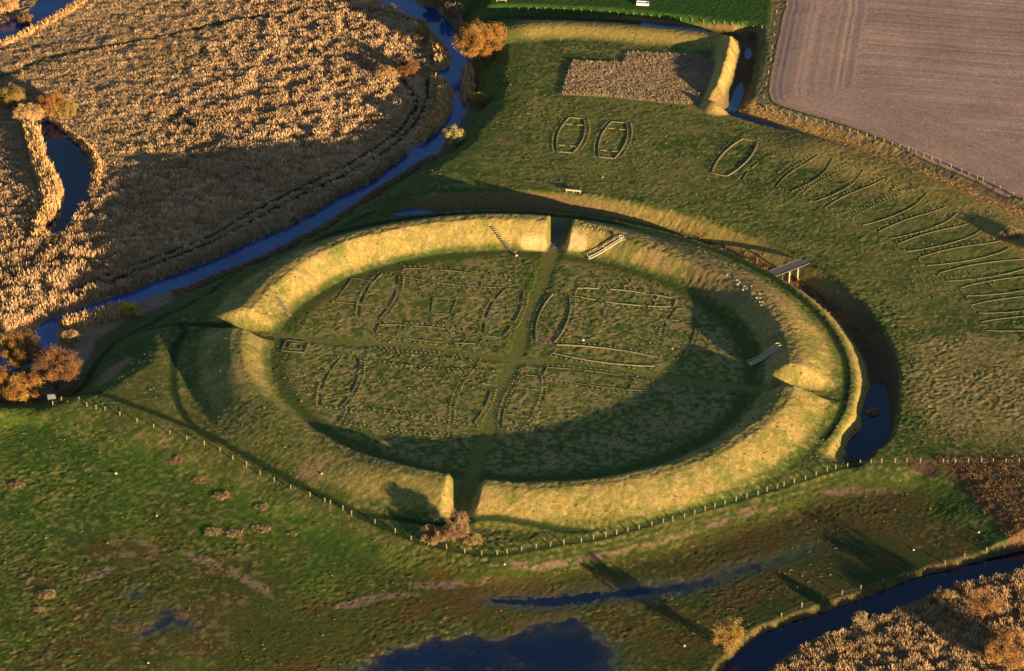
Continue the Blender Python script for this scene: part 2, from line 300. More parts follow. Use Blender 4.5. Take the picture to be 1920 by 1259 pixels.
# descent to the river valley and to the south meadow
wm = np.exp(-((np.where(An > 0, An, An+360)-184)/26)**2); Z = Z+(ZL)*(1-ss(0.0, 13+8*wm, s_low+wob*3))
fall = ss(6, -13, s_mead)
Z = Z*(1-fall*(s_low > 0)*.0)+ZM*fall*ss(-2, 8, s_low)
Z = np.where(s_low < 0, np.minimum(Z, ZL+.6), Z)
# ditches
def carve(Z, d, zb, w0, w1): 
    t = ss(w0, w1, d); return np.where(t < 1, np.minimum(Z, zb*(1-t)+np.maximum(Z, zb)*t), Z)
d2n = d2
Z = carve(Z, d1+wob2, -2.9, 1.3, 6.5); Z = carve(Z, d1b+wob2, -3.2, .8, 6.0)
xx2 = ss(60, 130, X); Z = carve(Z, d2+wob2, -3.1+1.6*xx2, 1.2, 7.5)
# water bodies
Z = np.where(s_riv < 2, np.minimum(Z, np.maximum(Z, -8.2)*ss(-1.2, 1.3, s_riv)+(-8.2)*(1-ss(-1.2, 1.3, s_riv))), Z)
for s_ in (s_pond, s_top):
    Z = np.where(s_ < 2, np.minimum(Z, Z*ss(-1.2, 1.2, s_)+(-8.0)*(1-ss(-1.2, 1.2, s_))), Z)
Z = np.where(s_riv2 < 3, np.minimum(Z, Z*ss(-1.0, 2.2, s_riv2)+(-5.6)*(1-ss(-1.0, 2.2, s_riv2))), Z)
Z = Z-1.0*(1-ss(-1.5, 1.5, s_pool2))
# fields and plot
Z = Z+.35*(1-ss(-8, 0, s_field)); Z = Z+.25*(1-ss(-.5, .4, s_plot))
# roads slightly hollow
d_ns, d_ew = DL(road_ns), DL(road_ew)
pw = np.minimum(np.where(Rr < 92, d_ns, 99), np.where(Rr < 90, d_ew, 99))
Z = Z-.12*(1-ss(1.5, 3.2, pw))
berm = np.where((An > -16) & (An < 140), np.abs(Rr-89.6-wob*.6), 99.)
walks = np.minimum.reduce([berm, DL(walkW), DL(walkNW), DL(walkWG), DL(walkF), DL(walkS)])
lanes = np.minimum(DL(trackA), DL(trackB)); lane0 = DL(marshlane); d_farm = DL(farmtrack)
Z = Z-.12*(1-ss(.4, 1.3, walks))-.25*(1-ss(.3, .9, lanes))*(s_low < 0)
# grass tussocks, marsh hummocks and plough ridges
tn = fbm(X, Y, 1.05, 41, 2); tn2 = fbm(X*1.0, Y, .75, 51, 1); tn3 = fbm(X, Y, 4.5, 61, 2)
amp = .26+.0*X
inside = 1-ss(63, 66, Rr)
smoothness = np.clip(1-ss(1.0, 2.8, pw), 0, 1); smoothness = np.maximum(smoothness, 1-ss(.5, 1.6, walks))
edge_green = np.exp(-((Rr-63.5)/2.6)**2)
roughness = fbm(X, Y, 16, 71)
amp = amp*(.55+.9*ss(.35, .65, roughness))
amp = amp*(1-.75*smoothness)*(1-.6*edge_green)
amp = np.where(rampart_raw > .6, .26, amp)
wo = (Rr > 76) & (np.abs(An) > 148) & (Rr < 110); amp = np.where(wo, .10, amp)
amp = np.where(s_mead < -8, .13+.15*ss(.45, .65, roughness), amp)
amp = np.where(s_green < 0, .05, amp); amp = np.where(s_field < 0, .03, amp)
amp = np.where(s_low < -1, .55, amp); amp = np.where((s_riv < 1) | (s_pond < 1) | (s_top < 1) | (s_riv2 < 0), .05, amp)
slabgrass = ((Rr > 106) & (s_low > 6) & (s_mead > 6) & (Y > 40) & (s_field > 3))
amp = np.where(slabgrass, .13+.09*ss(.4, .6, roughness), amp)
core = ss(-400, -200, X)*(1-ss(200, 400, X))
amp = np.where(s_low < -1, amp*.7, amp*.46)*np.where((Rr < 66) | ((An < -95) & (An > -178) & (Rr < 110)), .68, 1)
Z = Z+amp*((tn-.5)*1.3+(tn2-.5)*1.3)
# shallow floods: the meadow dips under a thin sheet of water
zf = ZM-.12
s_fl = np.minimum.reduce([SP(p) for p in flood])
s_f0, s_f1, s_f2 = SP(flood[0]), SP(flood[1]), np.minimum.reduce([SP(p) for p in flood[2:]])
flw = np.minimum.reduce([s_f0+wob*14+wob2*4+2.5, s_f1+wob*3+wob2*2+.5+1.5*ss(40, 75, X), s_f2+wob*4+wob2*3+1.5])
Z = Z-(.34*(1-ss(-4.0, 4.5, flw)))*(s_mead < -10)
Z = np.where((s_mead < -10) & (s_riv2 > 3) & (flw > 4.0), np.maximum(Z, zf+.03), Z)

# ------------------------------------------------------------------ what covers the land
def C3(*c): return np.array(c, np.float32)
green = C3(.056, .086, .017); lush = C3(.045, .092, .015); olive = C3(.14, .15, .032); straw = C3(.34, .26, .10); gold = C3(.27, .20, .062); brown = C3(.13, .085, .045)
col = np.empty(X.shape+(3,), np.float32); col[:] = green
def mix(mask, c):
    m = np.clip(mask, 0, 1)[..., None].astype(np.float32); col[:] = col*(1-m)+np.asarray(c, np.float32)*m
big = fbm(X, Y, 24, 81); mid = fbm(X, Y, 7, 85); fine = fbm(X, Y, 1.15, 41, 2); fine2 = fbm(X*1.2, Y*.8, 1.1, 95, 2); streak = fbm(X*.5+Y*.15, Y*1.6-X*.3, 3.0, 97)
mix(ss(.35, .7, big*.5+mid*.5), olive*.8)
mix(ss(.48, .70, fine*.6+fine2*.4)*.65, straw*.75)
# interior: tussocky mixture, yellower towards the west
mi = inside*ss(.38, .60, fine*.55+mid*.25+fine2*.2)
mix(inside*.5, C3(.16, .18, .034)); mix(mi*.78, straw*.86); mix(inside*ss(.5, .66, 1-fine)*.6, green*1.1)
mix(edge_green*.9*(Rr < 72), green*.95)
mix((1-ss(0, 12, np.abs(X-5-.0*Y)))*ss(10, 30, Y)*inside*.5, lush*.9)
# rampart slopes: bleached winter grass
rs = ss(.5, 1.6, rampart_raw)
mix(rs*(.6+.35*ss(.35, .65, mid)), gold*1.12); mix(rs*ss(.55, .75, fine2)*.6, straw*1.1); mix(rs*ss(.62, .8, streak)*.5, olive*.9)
mix(rs*ss(.55, .75, fbm(X, Y, 5, 120))*.5, green*1.4)
swq = ((An < -92) & (An > -178))
mix(rs*swq*ss(.4, .6, fine)*.3, green*1.3)
sw2 = np.exp(-((An+134)/19)**2); mix(rs*sw2*.7, C3(.13, .14, .032)); mix(rs*sw2*ss(.5, .68, fine2)*.5, straw*.9); mix(rs*sw2*ss(.5, .66, 1-fine)*.6, green*.8)
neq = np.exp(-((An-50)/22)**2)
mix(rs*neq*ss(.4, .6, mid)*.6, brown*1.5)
# outside, fan of houses and east grassland
og = slabgrass*1.0
mix(og*ss(.45, .7, streak)*.55, olive*1.25); mix(og*ss(.58, .75, mid)*.4, straw*.6)
s_re = SP(rough_e)+wob*14
mix((1-ss(-4, 4, s_re))*(.35+.5*ss(.4, .6, fine)), C3(.32, .23, .09))
# moat sides
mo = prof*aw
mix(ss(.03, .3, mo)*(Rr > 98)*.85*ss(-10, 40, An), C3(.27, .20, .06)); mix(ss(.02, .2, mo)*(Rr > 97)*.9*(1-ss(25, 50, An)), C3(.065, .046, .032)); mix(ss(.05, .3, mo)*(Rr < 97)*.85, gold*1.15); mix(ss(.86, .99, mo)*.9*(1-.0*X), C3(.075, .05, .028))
mix(ss(.9, .98, mo)*ss(.5, .7, mid)*(An > 25)*(An < 70), C3(.22, .085, .03))
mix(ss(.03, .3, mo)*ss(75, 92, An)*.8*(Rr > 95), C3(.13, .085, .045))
# banks and ditches
mix((1-ss(4, 9, bn))*.8, gold*1.05); mix((1-ss(4, 7, bs))*.95, gold*1.35); mix((1-ss(6, 14, bo))*ss(64, 90, X)*(.55+.4*ss(.4, .6, mid)), C3(.27, .20, .06))
dd = np.minimum.reduce([d1, d1b, d2])
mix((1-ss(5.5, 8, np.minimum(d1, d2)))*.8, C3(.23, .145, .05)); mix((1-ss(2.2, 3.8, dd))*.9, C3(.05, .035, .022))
mix((1-ss(6.5, 9.5, d2))*ss(50, 80, X)*ss(0, 3, s_field)*.9, C3(.34, .20, .065))
mix((1-ss(4, 7.5, d1b))*ss(.4, .7, mid)*.7, C3(.12, .09, .05))
# slope down to the river, path-side green
scarp = ss(1, 5, s_low)*(1-ss(14, 22, s_low))
mix(scarp*.75, green*.95)
mix((1-ss(2, 5.5, s_low))*ss(-3, .5, s_low)*.8, C3(.12, .08, .04))
# valley floor
v = (1-ss(-1, 1.5, s_low))
mix(v, C3(.27, .18, .11)); mix(v*ss(.5, .7, mid)*.5, C3(.13, .11, .05))
mix(v*(1-ss(.8, 2.4, lane0+wob*2))*.9, C3(.035, .055, .018)); mix(v*(1-ss(.4, 1.2, lanes))*.95, C3(.025, .018, .011))
mix(v*ss(.62, .74, big), C3(.05, .065, .02))
# meadow
me_ = ss(-2, -10, s_mead)
mix(me_*.9, C3(.060, .115, .013)); mix(me_*ss(.45, .64, fine*.5+roughness*.5)*.65, C3(.17, .19, .028))
wetz = me_*(1-ss(5, 50, s_fl+wob*30))*.9; mix(wetz*.8, C3(.075, .060, .014)); mix(wetz*ss(.5, .65, mid)*.6, C3(.12, .06, .018))
se = me_*ss(5, 60, X)*(1-ss(-45, -70, -Y))*0
mix(me_*ss(10, 50, X)*(1-ss(20, 45, -s_mead))*ss(8, 14, -s_mead)*.75*ss(.3, .55, mid), C3(.11, .055, .018))
mix(me_*(1-ss(-1, 1.0, -14-s_riv2))*0, green)
leftm = me_*(1-ss(-70, -40, X)); mix(leftm*ss(.55, .68, fine)*ss(.4, .6, mid)*.5, C3(.24, .20, .07))
for i, p in enumerate(muds):
    sp = SP(p); mix((1-ss(-.6, .8, sp+wob2*1.2))*ss(.30, .50, fine2*.6+fbm(X, Y, 3, 333)*.4)*.9, C3(.27, .165, .115))
mix((1-ss(-5, 5, flw))*(s_mead < -9)*.75, C3(.022, .026, .022))
zone = np.clip(ss(.45, .62, fbm(X, Y, 18, 411))+(1-ss(-105, -90, X))*(Y < -60), 0, 1)
mix(me_*zone*ss(.56, .70, fine2*.5+fine*.5)*.65, C3(.24, .20, .06)); mix(me_*zone*ss(.5, .7, 1-fine2)*.5, C3(.02, .045, .010))
mix(me_*ss(15, 60, X)*.5*(1-ss(-26, -14, -s_mead*-1.0)*0), C3(.045, .045, .016))  # lower-right meadow darkened: wet grass, with shade put into the colour
mix(rs*ss(.68, .76, fbm(X, Y, 3.5, 421))*.6, C3(.28, .19, .10))
s_rp = SP(G([(1425, 1300), (1480, 1228), (1530, 1198), (1600, 1173), (1665, 1150), (1745, 1114), (1800, 1093), (1850, 1083), (1905, 1071), (2100, 1040), (2100, 1400), (1350, 1400)], -3.6))
mix((1-ss(-1, 1, s_rp)), C3(.13, .085, .045)); mix((1-ss(.8, 2.4, s_riv2+wob2*2.5))*(s_rp > 1)*.8*ss(.3, .55, fine2), C3(.13, .085, .045)); mix((1-ss(.2, 1.0, s_riv2))*.8, C3(.05, .035, .02))
mix(me_*ss(12, 60, X)*(s_riv2 < 26)*(s_rp > 1)*(s_riv2 > 3)*ss(.4, .6, 1-mid)*.6, C3(.030, .050, .012))
# odd patches
mix((1-ss(-1, 1.5, SP(patchE)+wob2))*.95, C3(.12, .065, .03)); mix((1-ss(-.5, .8, SP(bareE)))*.9, C3(.09, .05, .032))
mix((1-ss(-1, 1.5, SP(pinkW)+wob2*2))*.85, C3(.26, .16, .09))
mix((1-ss(0, 1.2, s_plot))*1.0, C3(.20, .15, .095))
housefloor = SP(G([(1008, 634), (1040, 632), (1036, 646), (1006, 643)])); mix(1-ss(-.5, .8, housefloor), C3(.24, .14, .09))
for (u, v_, r) in ((1158, 525, 1.1), (1140, 582, 1.8), (1098, 508, 1.2), (680, 600, 1.3), (1030, 460, 2.0), (946, 477, 1.0), (1290, 600, 1), (1235, 560, 1.), (576, 815, 2.2), (600, 885, 2.0), (575, 893, 2.4)):
    q = G([(u, v_)])[0]; mix((1-ss(r*.6, r*1.3, np.hypot(X-q[0], Y-q[1])+wob2))*.8, C3(.27, .165, .10))
for g0, g1 in (((988, 462), (1030, 465)), ((1052, 463), (1088, 469))):
    mix((1-ss(1.2, 2.6, up(dline(G([g0, g1], .4), CX, CY))))*.95, C3(.50, .37, .17))
# cultivated land
mix(1-ss(-.8, .8, s_green), C3(.030, .082, .010)*(1)+0*X[..., None] if False else C3(.030, .078, .012))
mix((1-ss(-.8, .8, s_green))*ss(.5, .7, streak)*.4, C3(.05, .09, .018))
P0, P1 = G([(1563, 127), (1920, 157)]); dv = (P1-P0)/np.linalg.norm(P1-P0); tt = -X*dv[1]+Y*dv[0]; uu = X*dv[0]+Y*dv[1]
head = ss(-27, -25.5, s_field)
tcoord = np.where(head > .5, s_field*1.0+100, tt+(fbm(X, Y, 60, 140)-.5)*1.2)
st1 = vn(tcoord, 0*tcoord+3, .95, 150); st2 = vn(tcoord, 0*tcoord+9, 3.6, 151); st3 = vn(tcoord+uu*.004, uu, 14, 152)
pf = 1-ss(-.3, .3, s_field)
pc = C3(.40, .262, .205) ; mix(pf, pc)
shade = (1+.18*(st1-.5)+.20*(st2-.5)+.22*(st3-.5)+.2*(fbm(X, Y, 9, 160)-.5)+.25*(fine2-.5)).astype(np.float32)
trm = np.mod(tcoord, 12.0); tram = (np.abs(trm-1.0) < .28)|(np.abs(trm-2.9) < .28)
shade = shade*(1-.13*tram)
fringe = np.exp(-((s_field+1.2)/1.2)**2); 
col *= (1-pf[..., None]*(1-shade[..., None])); mix(pf*ss(.55, .8, fbm(X, Y, 40, 165))*.3, C3(.36, .25, .23))
Z = Z+pf*(.07*(st1-.5)+.04*(st2-.5))
mix((1-ss(.2, .7, np.abs(s_field-.4)))*.9, C3(.035, .05, .015))
mix((1-ss(.8, 1.5, d_farm))*.85*(s_field > .6), C3(.17, .125, .075)); mix((1-ss(.3, .6, np.abs(d_farm-1.9)))*.7*(s_field > .6), C3(.21, .19, .07))
# trodden ways
mix((1-ss(2.2, 4.2, pw+wob2*1.6))*.4, C3(.05, .09, .015)); mix((1-ss(1.2, 2.8, pw+wob2*1.2))*.8, C3(.15, .155, .032)); mix((1-ss(.4, 1.3, pw+wob2))*.45*ss(.3, .6, mid), C3(.20, .16, .065))
mix((1-ss(.6, 1.6, walks+wob2*.8))*.95, C3(.020, .040, .010))
gf = (1-ss(1.0, 1.8, d_ns))*ss(67, 69, Rr)*(1-ss(84, 88, Rr))*(Y > 0); mix(gf*.9, C3(.13, .12, .11))
gh = ((rp < rampart_raw*.9) & (rampart_raw > 1)); 
# wheel lines in the south meadow
for off in (3.0, 4.9):
    wl = np.abs(DL(walkF)-off); mix((1-ss(.25, .8, wl))*(s_mead < 4)*(X > -20)*.45, C3(.028, .045, .012))
alpha = np.ones(X.shape, np.float32)
wet = np.clip((1-ss(-2, 7, flw))*(s_mead < -9), 0, 1)
alpha = 1-wet*.9

# height sampler
def bil(F, x, y):
    x = np.asarray(x, float); y = np.asarray(y, float)
    i = np.clip(np.searchsorted(XS, x)-1, 0, len(XS)-2); j = np.clip(np.searchsorted(YS, y)-1, 0, len(YS)-2)
    a = (x-XS[i])/(XS[i+1]-XS[i]); b = (y-YS[j])/(YS[j+1]-YS[j])
    return (F[i, j]*(1-a)+F[i+1, j]*a)*(1-b)+(F[i, j+1]*(1-a)+F[i+1, j+1]*a)*b
def ht(x, y): return bil(Z, x, y)
def GZ(uv):                                                # measured point dropped on the land itself
    uv = np.atleast_2d(np.array(uv, float)); z = np.zeros(len(uv))
    for _ in range(12):
        p = G(uv, z); z = .5*z+.5*ht(p[:, 0], p[:, 1])
    p = G(uv, z); return np.c_[p, ht(p[:, 0], p[:, 1])]

# cut the sheet into named areas (neighbouring faces of one and the same grid)
def fc(A): return (A[:-1, :-1]+A[1:, :-1]+A[:-1, 1:]+A[1:, 1:])/4
fR, fA, fL, fM = fc(Rr), An[:-1, :-1], fc(s_low), fc(s_mead)
cls = np.zeros(fR.shape, np.int8)
cls[fM < -6] = 1; cls[fL < 0] = 2; cls[fc(s_field) < 0] = 3
cls[(fc(prof*aw) > .04)] = 8
dmin = fc(np.minimum.reduce([d1, d1b, d2])); cls[(dmin < 5.0)] = 9
cls[(fc(bn) < 6) & (dmin >= 5)] = 10; cls[(fc(bs) < 5.5) & (dmin >= 4.2)] = 11; cls[(fc(bo) < 9) & (dmin >= 5)] = 12
cls[(fc(pw) < 2.4) & (fR < 90)] = 13
rpf = fc(rp)
rq = (rpf > .35) & (fR < 88.5)
cls[rq & (fA >= 0) & (fA < 90)] = 4; cls[rq & (fA >= 90)] = 5; cls[rq & (fA < -90)] = 6; cls[rq & (fA < 0) & (fA >= -90)] = 7
cls[fc(s_green) < 0] = 14; cls[(fc(d_farm) < 2.2) & (cls == 0)] = 15
nx, ny = X.shape
vid = np.arange(nx*ny, dtype=np.int64).reshape(nx, ny)
allF = np.stack([vid[:-1, :-1], vid[1:, :-1], vid[1:, 1:], vid[:-1, 1:]], -1).reshape(-1, 4)
VV = np.stack([X, Y, Z], -1).reshape(-1, 3).astype(np.float32)
gx = np.gradient(Z, XS, axis=0); gy = np.gradient(Z, YS, axis=1)
NN = np.stack([-gx, -gy, np.ones_like(gx)], -1).reshape(-1, 3); NN /= np.linalg.norm(NN, axis=1)[:, None]
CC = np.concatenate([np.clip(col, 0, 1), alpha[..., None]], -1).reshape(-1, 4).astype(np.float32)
# alpha channel carries dryness: stored in a separate attribute
names = {0: ('ground', None, None), 1: ('meadow', None, None), 2: ('marsh', None, None), 3: ('ploughed_field', None, None), 8: ('moat', None, None), 9: ('drainage_ditch', None, None),
         13: ('grass_path', None, None), 14: ('green_field', None, None), 15: ('farm_track', None, None),
         4: ('rampart', 'curved grass rampart between the top gate and the right gate, crossed by two wooden staircases', 'rampart'),
         5: ('rampart', 'golden lit curved rampart between the left gate and the top gate of the ring', 'rampart'),
         6: ('rampart', 'lower rough grassed rampart between the left gate and the bottom gate of the ring', 'rampart'),
         7: ('rampart', 'tall rampart between the bottom gate and the right gate, shading the ring inside', 'rampart'),
         10: ('earth_bank', 'low yellow grass bank running below the ditch near the top edge', 'bank'),
         11: ('earth_bank', 'short steep golden bank beside the ditch corner and the ploughed field', 'bank'),
         12: ('earth_bank', 'long low curved bank between the fan of house outlines and the ditch', 'bank')}
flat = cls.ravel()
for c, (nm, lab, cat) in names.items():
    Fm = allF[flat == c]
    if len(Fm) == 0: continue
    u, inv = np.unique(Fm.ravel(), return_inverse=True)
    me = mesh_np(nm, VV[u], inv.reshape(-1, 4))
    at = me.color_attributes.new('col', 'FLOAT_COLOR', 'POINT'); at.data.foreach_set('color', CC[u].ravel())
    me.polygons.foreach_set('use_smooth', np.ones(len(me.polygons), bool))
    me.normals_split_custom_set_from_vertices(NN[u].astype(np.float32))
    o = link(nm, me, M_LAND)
    if lab: tag(o, lab, cat, 'ramparts of the ring fortress' if nm == 'rampart' else 'banks along the outer ditch')
    else: tag(o, kind='structure')

# ------------------------------------------------------------------ water
def sheet(name, P, z, mat, grow=0.0):
    P = np.array(P); c = P.mean(0); n = len(P)
    a = 0.5*sum(P[i][0]*P[(i+1) % n][1]-P[(i+1) % n][0]*P[i][1] for i in range(n))
    Q = []
    for i in range(n):
        e = P[(i+1) % n]-P[i-1]; nn = np.array([e[1], -e[0]])/(np.linalg.norm(e)+1e-9)*(1 if a > 0 else -1); Q.append(P[i]+nn*grow)
    from mathutils.geometry import tessellate_polygon
    tr = tessellate_polygon([[Vector((q[0], q[1], 0)) for q in Q]])
    me = bpy.data.meshes.new(name); me.from_pydata([(q[0], q[1], z) for q in Q], [], [t if True else t for t in tr]); me.update()
    # make every face look up
    flip = [p for p in me.polygons if p.normal.z < 0]
    if flip: me.flip_normals() if len(flip) == len(me.polygons) else None
    return tag(link(name, me, mat), kind='structure')
sheet('river', river, -7.0, M_RIVER, 2.0)
sheet('pond', pond, -7.02, M_DEEP, 1.5)
sheet('channel', topwater, -7.01, M_RIVER, 1.5)
sheet('lower_river', river2, -4.5, M_DEEP, 1.6)
sheet('moat_pool', pool, zpool-.35, M_DEEP, 1.5)
sheet('moat_puddle', pool2, ht(*G([(755, 410)], -3.4)[0])+.42, M_RIVER, .5)
def strip_poly(L, hw):
    L = np.array(L); hw = np.broadcast_to(hw, (len(L),))[:, None]; T = np.gradient(L, axis=0); T /= np.linalg.norm(T, axis=1)[:, None]; Nn = np.c_[-T[:, 1], T[:, 0]]
    return np.vstack([L+Nn*hw, (L-Nn*hw)[::-1]])
sheet('ditch_water', strip_poly(D1[12:19], 2.3), -2.35, M_RIVER); sheet('ditch_water', strip_poly(D1b[3:6], np.array([.7, 1.3, .6])), -2.98, M_RIVER); sheet('ditch_water', strip_poly(D1b[9:17], np.array([.5, 1.1, 1.7, 1.9, 1.6, 1.9, 1.5, 1.2])), -2.98, M_RIVER); sheet('ditch_water', strip_poly(D2[:11], 1.8), -2.8, M_DEEP)
def flood_sheet(P, F, z, lo, hi, grow):
    x0, y0 = P.min(0)-grow; x1, y1 = P.max(0)+grow; gx_ = np.arange(x0, x1, .9); gy_ = np.arange(y0, y1, .9); a_, b_ = np.meshgrid(gx_, gy_, indexing='ij')
    al = 1-ss(lo, hi, bil(F, a_, b_)+3.0*(fbm(a_, b_, 1.7, 301)-.5)+(hi-lo)*.5*(fbm(a_, b_, 6, 311)-.5)); n1, n2 = a_.shape; idx = np.arange(n1*n2).reshape(n1, n2)
    Fc = np.stack([idx[:-1, :-1], idx[1:, :-1], idx[1:, 1:], idx[:-1, 1:]], -1).reshape(-1, 4); Fc = Fc[(al.ravel()[Fc].max(1) > .01)]
    u, inv = np.unique(Fc.ravel(), return_inverse=True); V = np.stack([a_, b_, np.full_like(a_, z)], -1).reshape(-1, 3)[u]
    c = np.zeros((len(u), 4)); c[:] = np.clip(al.ravel()[u]*.9, 0, 1)[:, None]
    me = mesh_np('flood_water', V, inv.reshape(-1, 4), c); return tag(link('flood_water', me, M_FLOOD), kind='structure')
flood_sheet(flood[0], s_f0+wob*14+wob2*4+2.5, zf-.04, -14, 9, 16)
flood_sheet(flood[1], s_f1+wob*3+wob2*2+.6+1.8*ss(25, 75, X), zf-.036, -2.2, 2.6, 6)
flood_sheet(np.vstack(flood[2:]), s_f2+wob*4+wob2*3+1.2, zf-.032, -2.0, 2.0, 4)

# ------------------------------------------------------------------ vegetation
def inpoly(P, x, y): return sdpoly(P, x, y) < 0
def scatter(P, step, jit=.5, keep=None):
    P = np.array(P); x0, y0 = P.min(0); x1, y1 = P.max(0)
    gx_, gy_ = np.meshgrid(np.arange(x0, x1, step), np.arange(y0, y1, step), indexing='ij')
    x = (gx_+rng.uniform(-jit, jit, gx_.shape)*step).ravel(); y = (gy_+rng.uniform(-jit, jit, gy_.shape)*step).ravel()
    m = inpoly(P, x, y); x, y = x[m], y[m]
    if keep is not None: k = keep(x, y); x, y = x[k], y[k]
    return x, y
def tufts(name, x, y, h, rad, nb, wid, cols, label, cat, seed=1, zoff=-.05, kind='stuff', lean=.45, drift=False):
    r = np.random.default_rng(seed); n = len(x); h = np.broadcast_to(h, (n,)); rad = np.broadcast_to(rad, (n,)); z = ht(x, y)+zoff
    K = nb; th = r.uniform(0, 2*np.pi, (n, K)); rr = np.sqrt(r.random((n, K)))*rad[:, None]
    bx = x[:, None]+np.cos(th)*rr*.75; by = y[:, None]+np.sin(th)*rr*.75
    hh = h[:, None]*(1-.45*(rr/rad[:, None])**2)*r.uniform(.75, 1.15, (n, K))
    tx = bx+np.cos(th)*rr*lean+r.normal(0, .12, (n, K))*h[:, None]; ty = by+np.sin(th)*rr*lean+r.normal(0, .12, (n, K))*h[:, None]
    o = r.uniform(0, np.pi, (n, K)); wx = np.cos(o)*wid/2*rad[:, None]; wy = np.sin(o)*wid/2*rad[:, None]
    zb = np.broadcast_to(z[:, None], (n, K)); zt = zb+hh
    V = np.stack([np.stack([bx-wx, by-wy, zb], -1), np.stack([bx+wx, by+wy, zb], -1), np.stack([tx+wx*.7, ty+wy*.7, zt], -1), np.stack([tx-wx*.7, ty-wy*.7, zt*1.0-.08*hh], -1)], 2).reshape(-1, 3)
    F = np.arange(len(V)).reshape(-1, 4)
    cols = np.array(cols)
    if drift: q_ = np.clip(fbm(x, y, 7, 501)*.6+fbm(x, y, 2.2, 505)*.55+r.normal(0, .06, n), 0, .999)*len(cols); ci = cols[np.clip(q_.astype(int), 0, len(cols)-1)]*(.78+.5*fbm(x, y, 18, 509))[:, None]
    else: ci = cols[r.integers(0, len(cols), n)]*r.uniform(.8, 1.2, (n, 1))
    cc = np.repeat(np.repeat(ci[:, None, :], K, 1)*r.uniform(.85, 1.15, (n, K, 1)), 4, axis=0 if False else 1).reshape(-1, 3)
    me = mesh_np(name, V, F, cc); ob = link(name, me, M_REED)
    return tag(ob, label, cat, kind=kind)
dry = [(.52, .35, .20), (.57, .39, .23), (.44, .29, .16), (.54, .38, .23)]
dull = [(.38, .25, .14), (.42, .29, .16), (.33, .22, .12)]
marshP = G([(-40, 95), (0, 88), (60, 62), (148, 14), (170, -30), (690, -30), (745, 22), (770, 36), (798, 45), (806, 75), (826, 105), (826, 125), (814, 140), (830, 170), (832, 200), (825, 222), (800, 245), (785, 262), (755, 280), (730, 298), (700, 320), (632, 358), (535, 420), (460, 449), (388, 482), (300, 516), (215, 549), (120, 583), (75, 600), (-40, 640), (-40, 150)], ZL)
def keep_marsh(x, y):
    d = np.minimum(bil(s_pond, x, y), np.minimum(bil(s_riv, x, y), bil(s_top, x, y)))
    k = (d > .6) & (bil(s_low, x, y) < .5) & (bil(lanes, x, y) > .95) & (bil(lane0, x, y) > 1.15)
    g = fbm(x, y, 13, 201); g2 = fbm(x, y, 4, 205)
    w1 = fbm(x*.85+y*.15, y*1.0-x*.2, 2.3, 207, 2)
    return k & (w1+.2*g > .40) & (g < .80)
x, y = scatter(marshP, .92, .6, keep_marsh)
upl = ss(40, 90, y+.35*x-20)           # the upper left part of the marsh is shorter and duller
sm = fbm(x, y, 30, 210)
topleft = ss(-85, -135, x-.25*(y-150))*ss(100, 130, y)
rd = fbm(x*.85+y*.15, y*1.0-x*.2, 2.3, 207, 2); hh = (.40+1.05*ss(.34, .64, rd)+.45*fbm(x, y, 9, 215))*(1-.55*topleft)*(1-.5*(1-ss(2, 5, bil(lanes, x, y))))*(1+.9*(1-ss(-118, -104, x))*(1-ss(62, 85, y)))*rng.uniform(.8, 1.2, len(x))
tl = rng.random(len(x)) < topleft*.85
tufts('reed_bed', x[~tl], y[~tl], hh[~tl], 1.15*rng.uniform(.7, 1.3, (~tl).sum()), 20, .17, dry, 'pale reed bed filling the marsh between the river and the pond', 'reeds', 2, drift=True)
tufts('marsh_grass', x[tl], y[tl], hh[tl]*.8, 1.1, 17, .17, dull, 'short brownish dry grass in the upper left part of the marsh', 'grass', 3, drift=True)
def along(L, hw, step, seed=1):
    r = np.random.default_rng(seed); L = smooth_line(L, 6); seg = np.linalg.norm(np.diff(L, axis=0), axis=1); s = np.r_[0, np.cumsum(seg)]
    n = int(s[-1]*hw*2/step**2); t = r.uniform(0, s[-1], n); px = np.interp(t, s, L[:, 0]); py = np.interp(t, s, L[:, 1])
    T = np.stack([np.interp(t+.5, s, L[:, 0])-np.interp(t-.5, s, L[:, 0]), np.interp(t+.5, s, L[:, 1])-np.interp(t-.5, s, L[:, 1])], -1); T /= np.linalg.norm(T, axis=1)[:, None]+1e-9
    o = r.uniform(-hw, hw, n); return px-T[:, 1]*o, py+T[:, 0]*o
warm = [(.58, .38, .18), (.54, .35, .16), (.48, .30, .13)]
